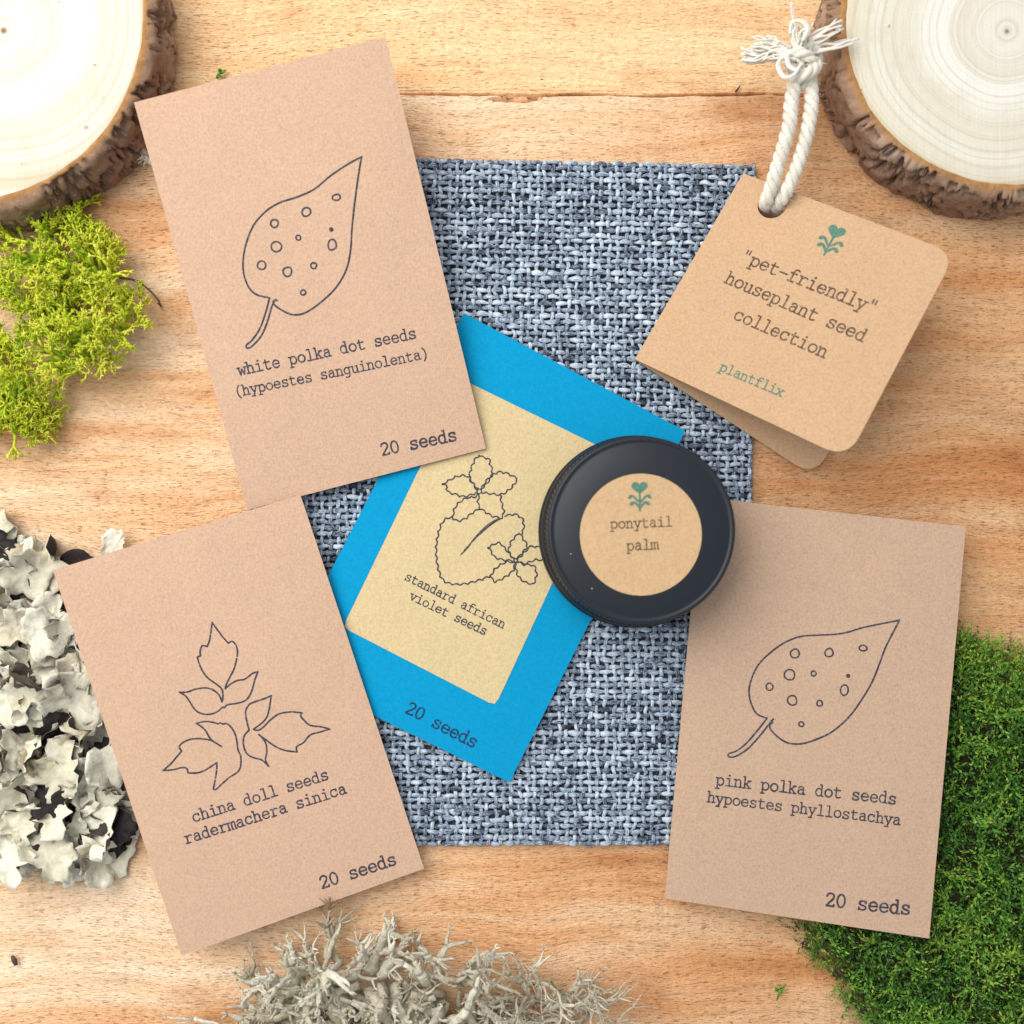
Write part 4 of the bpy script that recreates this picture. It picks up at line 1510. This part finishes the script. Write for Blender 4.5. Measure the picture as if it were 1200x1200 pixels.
# ---- green carpet moss on the right
GREEN = tinted('carpet_moss', [(0.0, (0.055, 0.035, 0.014)), (0.2, (0.030, 0.066, 0.009)), (0.45, (0.058, 0.178, 0.02)), (0.75, (0.165, 0.36, 0.04)), (1.0, (0.36, 0.43, 0.05))], 0.6, 0.35, 1500, 0.2, 0.0001)
SOIL = plain('moss_soil', (0.022, 0.020, 0.010), 0.95, 0.1, 0.4, 600, 0.001)


def carpet_moss():
    poly = [(1060, 760), (1100, 752), (1130, 748), (1150, 762), (1172, 770), (1195, 776), (1260, 780), (1330, 900), (1330, 1330), (1056, 1300), (1016, 1204), (996, 1178), (978, 1146), (955, 1122), (934, 1098), (936, 1080), (980, 1040), (1020, 960), (1050, 850)]
    c = U(1120, 980, 0)
    root = thing('carpet_moss', 'thick mat of bright green carpet moss under the pink polka dot packet', 'moss', tuple(c))

    def edge_dist(p):
        best = 1e9
        for i in range(len(poly)):
            a, b = Vector(poly[i - 1]), Vector(poly[i])
            q = Vector(p)
            t = max(0, min(1, (q - a).dot(b - a) / (b - a).length_squared))
            best = min(best, (q - (a + (b - a) * t)).length)
        return best

    def cover(p):
        # ceiling left by the packet lying on the moss
        x, y = p
        if x < 1132 and y < 1100 and x < 1132 - (y - 617) * 0.089 + 3:
            return 0.0030
        if x < 1132 - (y - 617) * 0.089 + 48 and y < 1150:
            return 0.0052
        return 1.0

    # soil pad
    mb = MB()
    nn = 70
    g = {}
    for j in range(nn + 1):
        for i in range(nn + 1):
            x, y = 905 + 430 * i / nn, 742 + 590 * j / nn
            if inside((x, y), poly) and edge_dist((x, y)) > 20:
                e = min(1, (edge_dist((x, y)) - 20) / 40)
                h = 0.0005 + 0.0024 * e ** 0.6 + 0.0008 * fbm(x * .05, y * .05, 0)
                g[(i, j)] = mb.vert(U(x, y, max(0.0004, min(h, cover((x, y)) - 0.0004))))
    for j in range(nn):
        for i in range(nn):
            k = [(i, j), (i, j + 1), (i + 1, j + 1), (i + 1, j)]
            if all(q in g for q in k):
                mb.face(tuple(g[q] for q in k))
    mb.build('soil_pad', SOIL, root)
    mb = MB()

    def shoot(p0, d, L, a, lim=None, lean=0.0):
        side = d.cross(Vector((0, 0, 1)))
        if side.length < 1e-3:
            side = Vector((1, 0, 0))
        side.normalize()
        cur = random.uniform(-.9, .9)
        n = max(8, int(L / 0.00042))
        ph = random.uniform(0, 6.28)
        prev = p0
        for k in range(n):
            t = (k + 1) / n
            q = p0 + d * (L * t) + side * (cur * L * t * t) - Vector((0, 0, 0.0016 * t * t))
            q.z = max(q.z, .0005)
            if lim is not None:
                q.z = min(q.z, lim)
            tan = (q - prev)
            if tan.length < 1e-7:
                continue
            tan.normalize()
            s1 = tan.orthogonal().normalized()
            an = ph + k * 2.4
            rad = (Matrix.Rotation(an, 3, tan) @ s1)
            ll = random.uniform(0.0012, 0.0020) * (1.0 - 0.40 * t)
            ax = (tan * random.uniform(0.7, 1.1) + rad * random.uniform(0.5, 0.9)).normalized()
            w = ax.cross(rad)
            if w.length < 1e-4:
                continue
            w = w.normalized() * ll * random.uniform(0.17, 0.27)
            tip = q + ax * ll
            mid = q + ax * (ll * 0.4)
            aa = min(1, max(0, a + 0.16 * (t - 0.5) + random.gauss(0, .05)))
            i0, i1, i2, i3 = mb.vert(q, aa), mb.vert(mid + w, aa), mb.vert(tip, aa), mb.vert(mid - w, aa)
            mb.face((i0, i1, i2, i3))
            prev = q

    n = 0
    while n < 6300:
        x, y = p = sample(poly)
        if x > 1260 or y > 1260:
            continue
        cv = cover(p)
        if cv < .004 and (x < 1132 - (y - 617) * 0.089 - 45) and y < 1060:
            continue
        ed = edge_dist(p)
        if ed < 14 and random.random() > 0.45 + ed / 25:
            continue
        n += 1
        e = min(1, ed / 45)
        lump = fbm(x * .052, y * .052, 3.0)
        u = random.random()
        z = 0.0010 + 0.0052 * e ** 0.6 * u + 0.0080 * lump * e
        z = min(max(z, .0006), cv)
        an = random.uniform(0, 6.28)
        d = Vector((math.cos(an), math.sin(an), random.uniform(-.15, .6) if cv > .004 else 0.0)).normalized()
        a = min(0.88, 0.46 + 0.48 * lump + 0.26 * (fbm(x * .013, y * .013, 8.0)) + random.gauss(0, 0.17))
        if e < 0.4 and random.random() < 0.4:
            a = random.choice((0.93, 0.05, 0.85, 0.1, 0.02))
        shoot(U(x, y, z), d, random.uniform(0.0034, 0.0074), a, None if cv > .5 else cv + .0005)
    # upright young shoots at the upper edge
    for k in range(300):
        x = random.uniform(1118, 1215)
        y = 752 + max(0, (x - 1130)) * 0.36 + random.uniform(-8, 80)
        p0 = U(x, y, random.uniform(.002, .005))
        d = Vector((random.uniform(-.5, .5), random.uniform(0.0, 1.1), random.uniform(.2, .9))).normalized()
        L = random.uniform(.003, .0068)
        shoot(p0, d, L, random.uniform(.55, 1.0))
    mb.build('shoots', GREEN, root, attr=True)


carpet_moss()

# ---- tiny bits lying on the boards
mb = MB()
q = catmull([tuple(U(x, y, z)) for x, y, z in ((140, 326, .004), (156, 328, .0028), (170, 336, .0016), (180, 345, .001), (187, 354, .0008))], step=4)
mb.tube(q, [.00035] * 8 + [.00026] * 9, 5, a=.2)
mb.tube([U(186, 355, .0008), U(189, 359, .001)], [.0005, .0003], 5, a=.1)
tag(mb.build('dry_twig', tinted('twig_bark', [(0, (.10, .07, .03)), (1, (.25, .2, .08))]), None, attr=True), 'thin dark dry twig curving out of the reindeer moss', 'twig')
mb = MB()
for a, b in (((254, 92), (258, 84)), ((258, 86), (265, 82)), ((255, 89), (260, 90)), ((258, 84), (257, 80))):
    pa, pb = U(*a, .0008), U(*b, .0016)
    mb.tube([pa, pa.lerp(pb, .5), pb], [.0004, .0006, .0002], 6, a=.55, flat=.5)
tag(mb.build('moss_crumb', GREEN, None, attr=True), 'green moss crumb above the white polka dot packet', 'moss crumb', 'moss crumbs')
mb = MB()
for k in range(12):
    pa = U(912 + random.uniform(-5, 5), 1162 + random.uniform(-3, 3), .0005)
    pb = pa + Vector((random.uniform(-1, 1), random.uniform(-1, 1), random.uniform(0, .6))) * .0022
    mb.tube([pa, pa.lerp(pb, .5), pb], [.0002, .0003, .0001], 4, a=random.uniform(.3, .9))
tag(mb.build('moss_crumb', GREEN, None, attr=True), 'loose green moss crumb left of the carpet moss mat', 'moss crumb', 'moss crumbs')
mb = MB()
mb.tube([U(14, 1120, .0006), U(16.5, 1125, .0009), U(19, 1131, .0006)], [.0004, .0008, .0005], 8, flat=.5)
tag(mb.build('dark_chip', plain('dark_chip', (.10, .06, .045), .8, .2, .3), None), 'dark brown chip on bare wood, lower left of the photo', 'chip')
mb = MB()
mb.tube([U(862, 108, .0003), U(867, 101, .0004)], [.0003, .0002], 6, flat=.5)
tag(mb.build('dark_splinter', plain('splinter', (.06, .03, .015), .8, .2, .3), None), 'tiny dark splinter near the board seam', 'splinter')
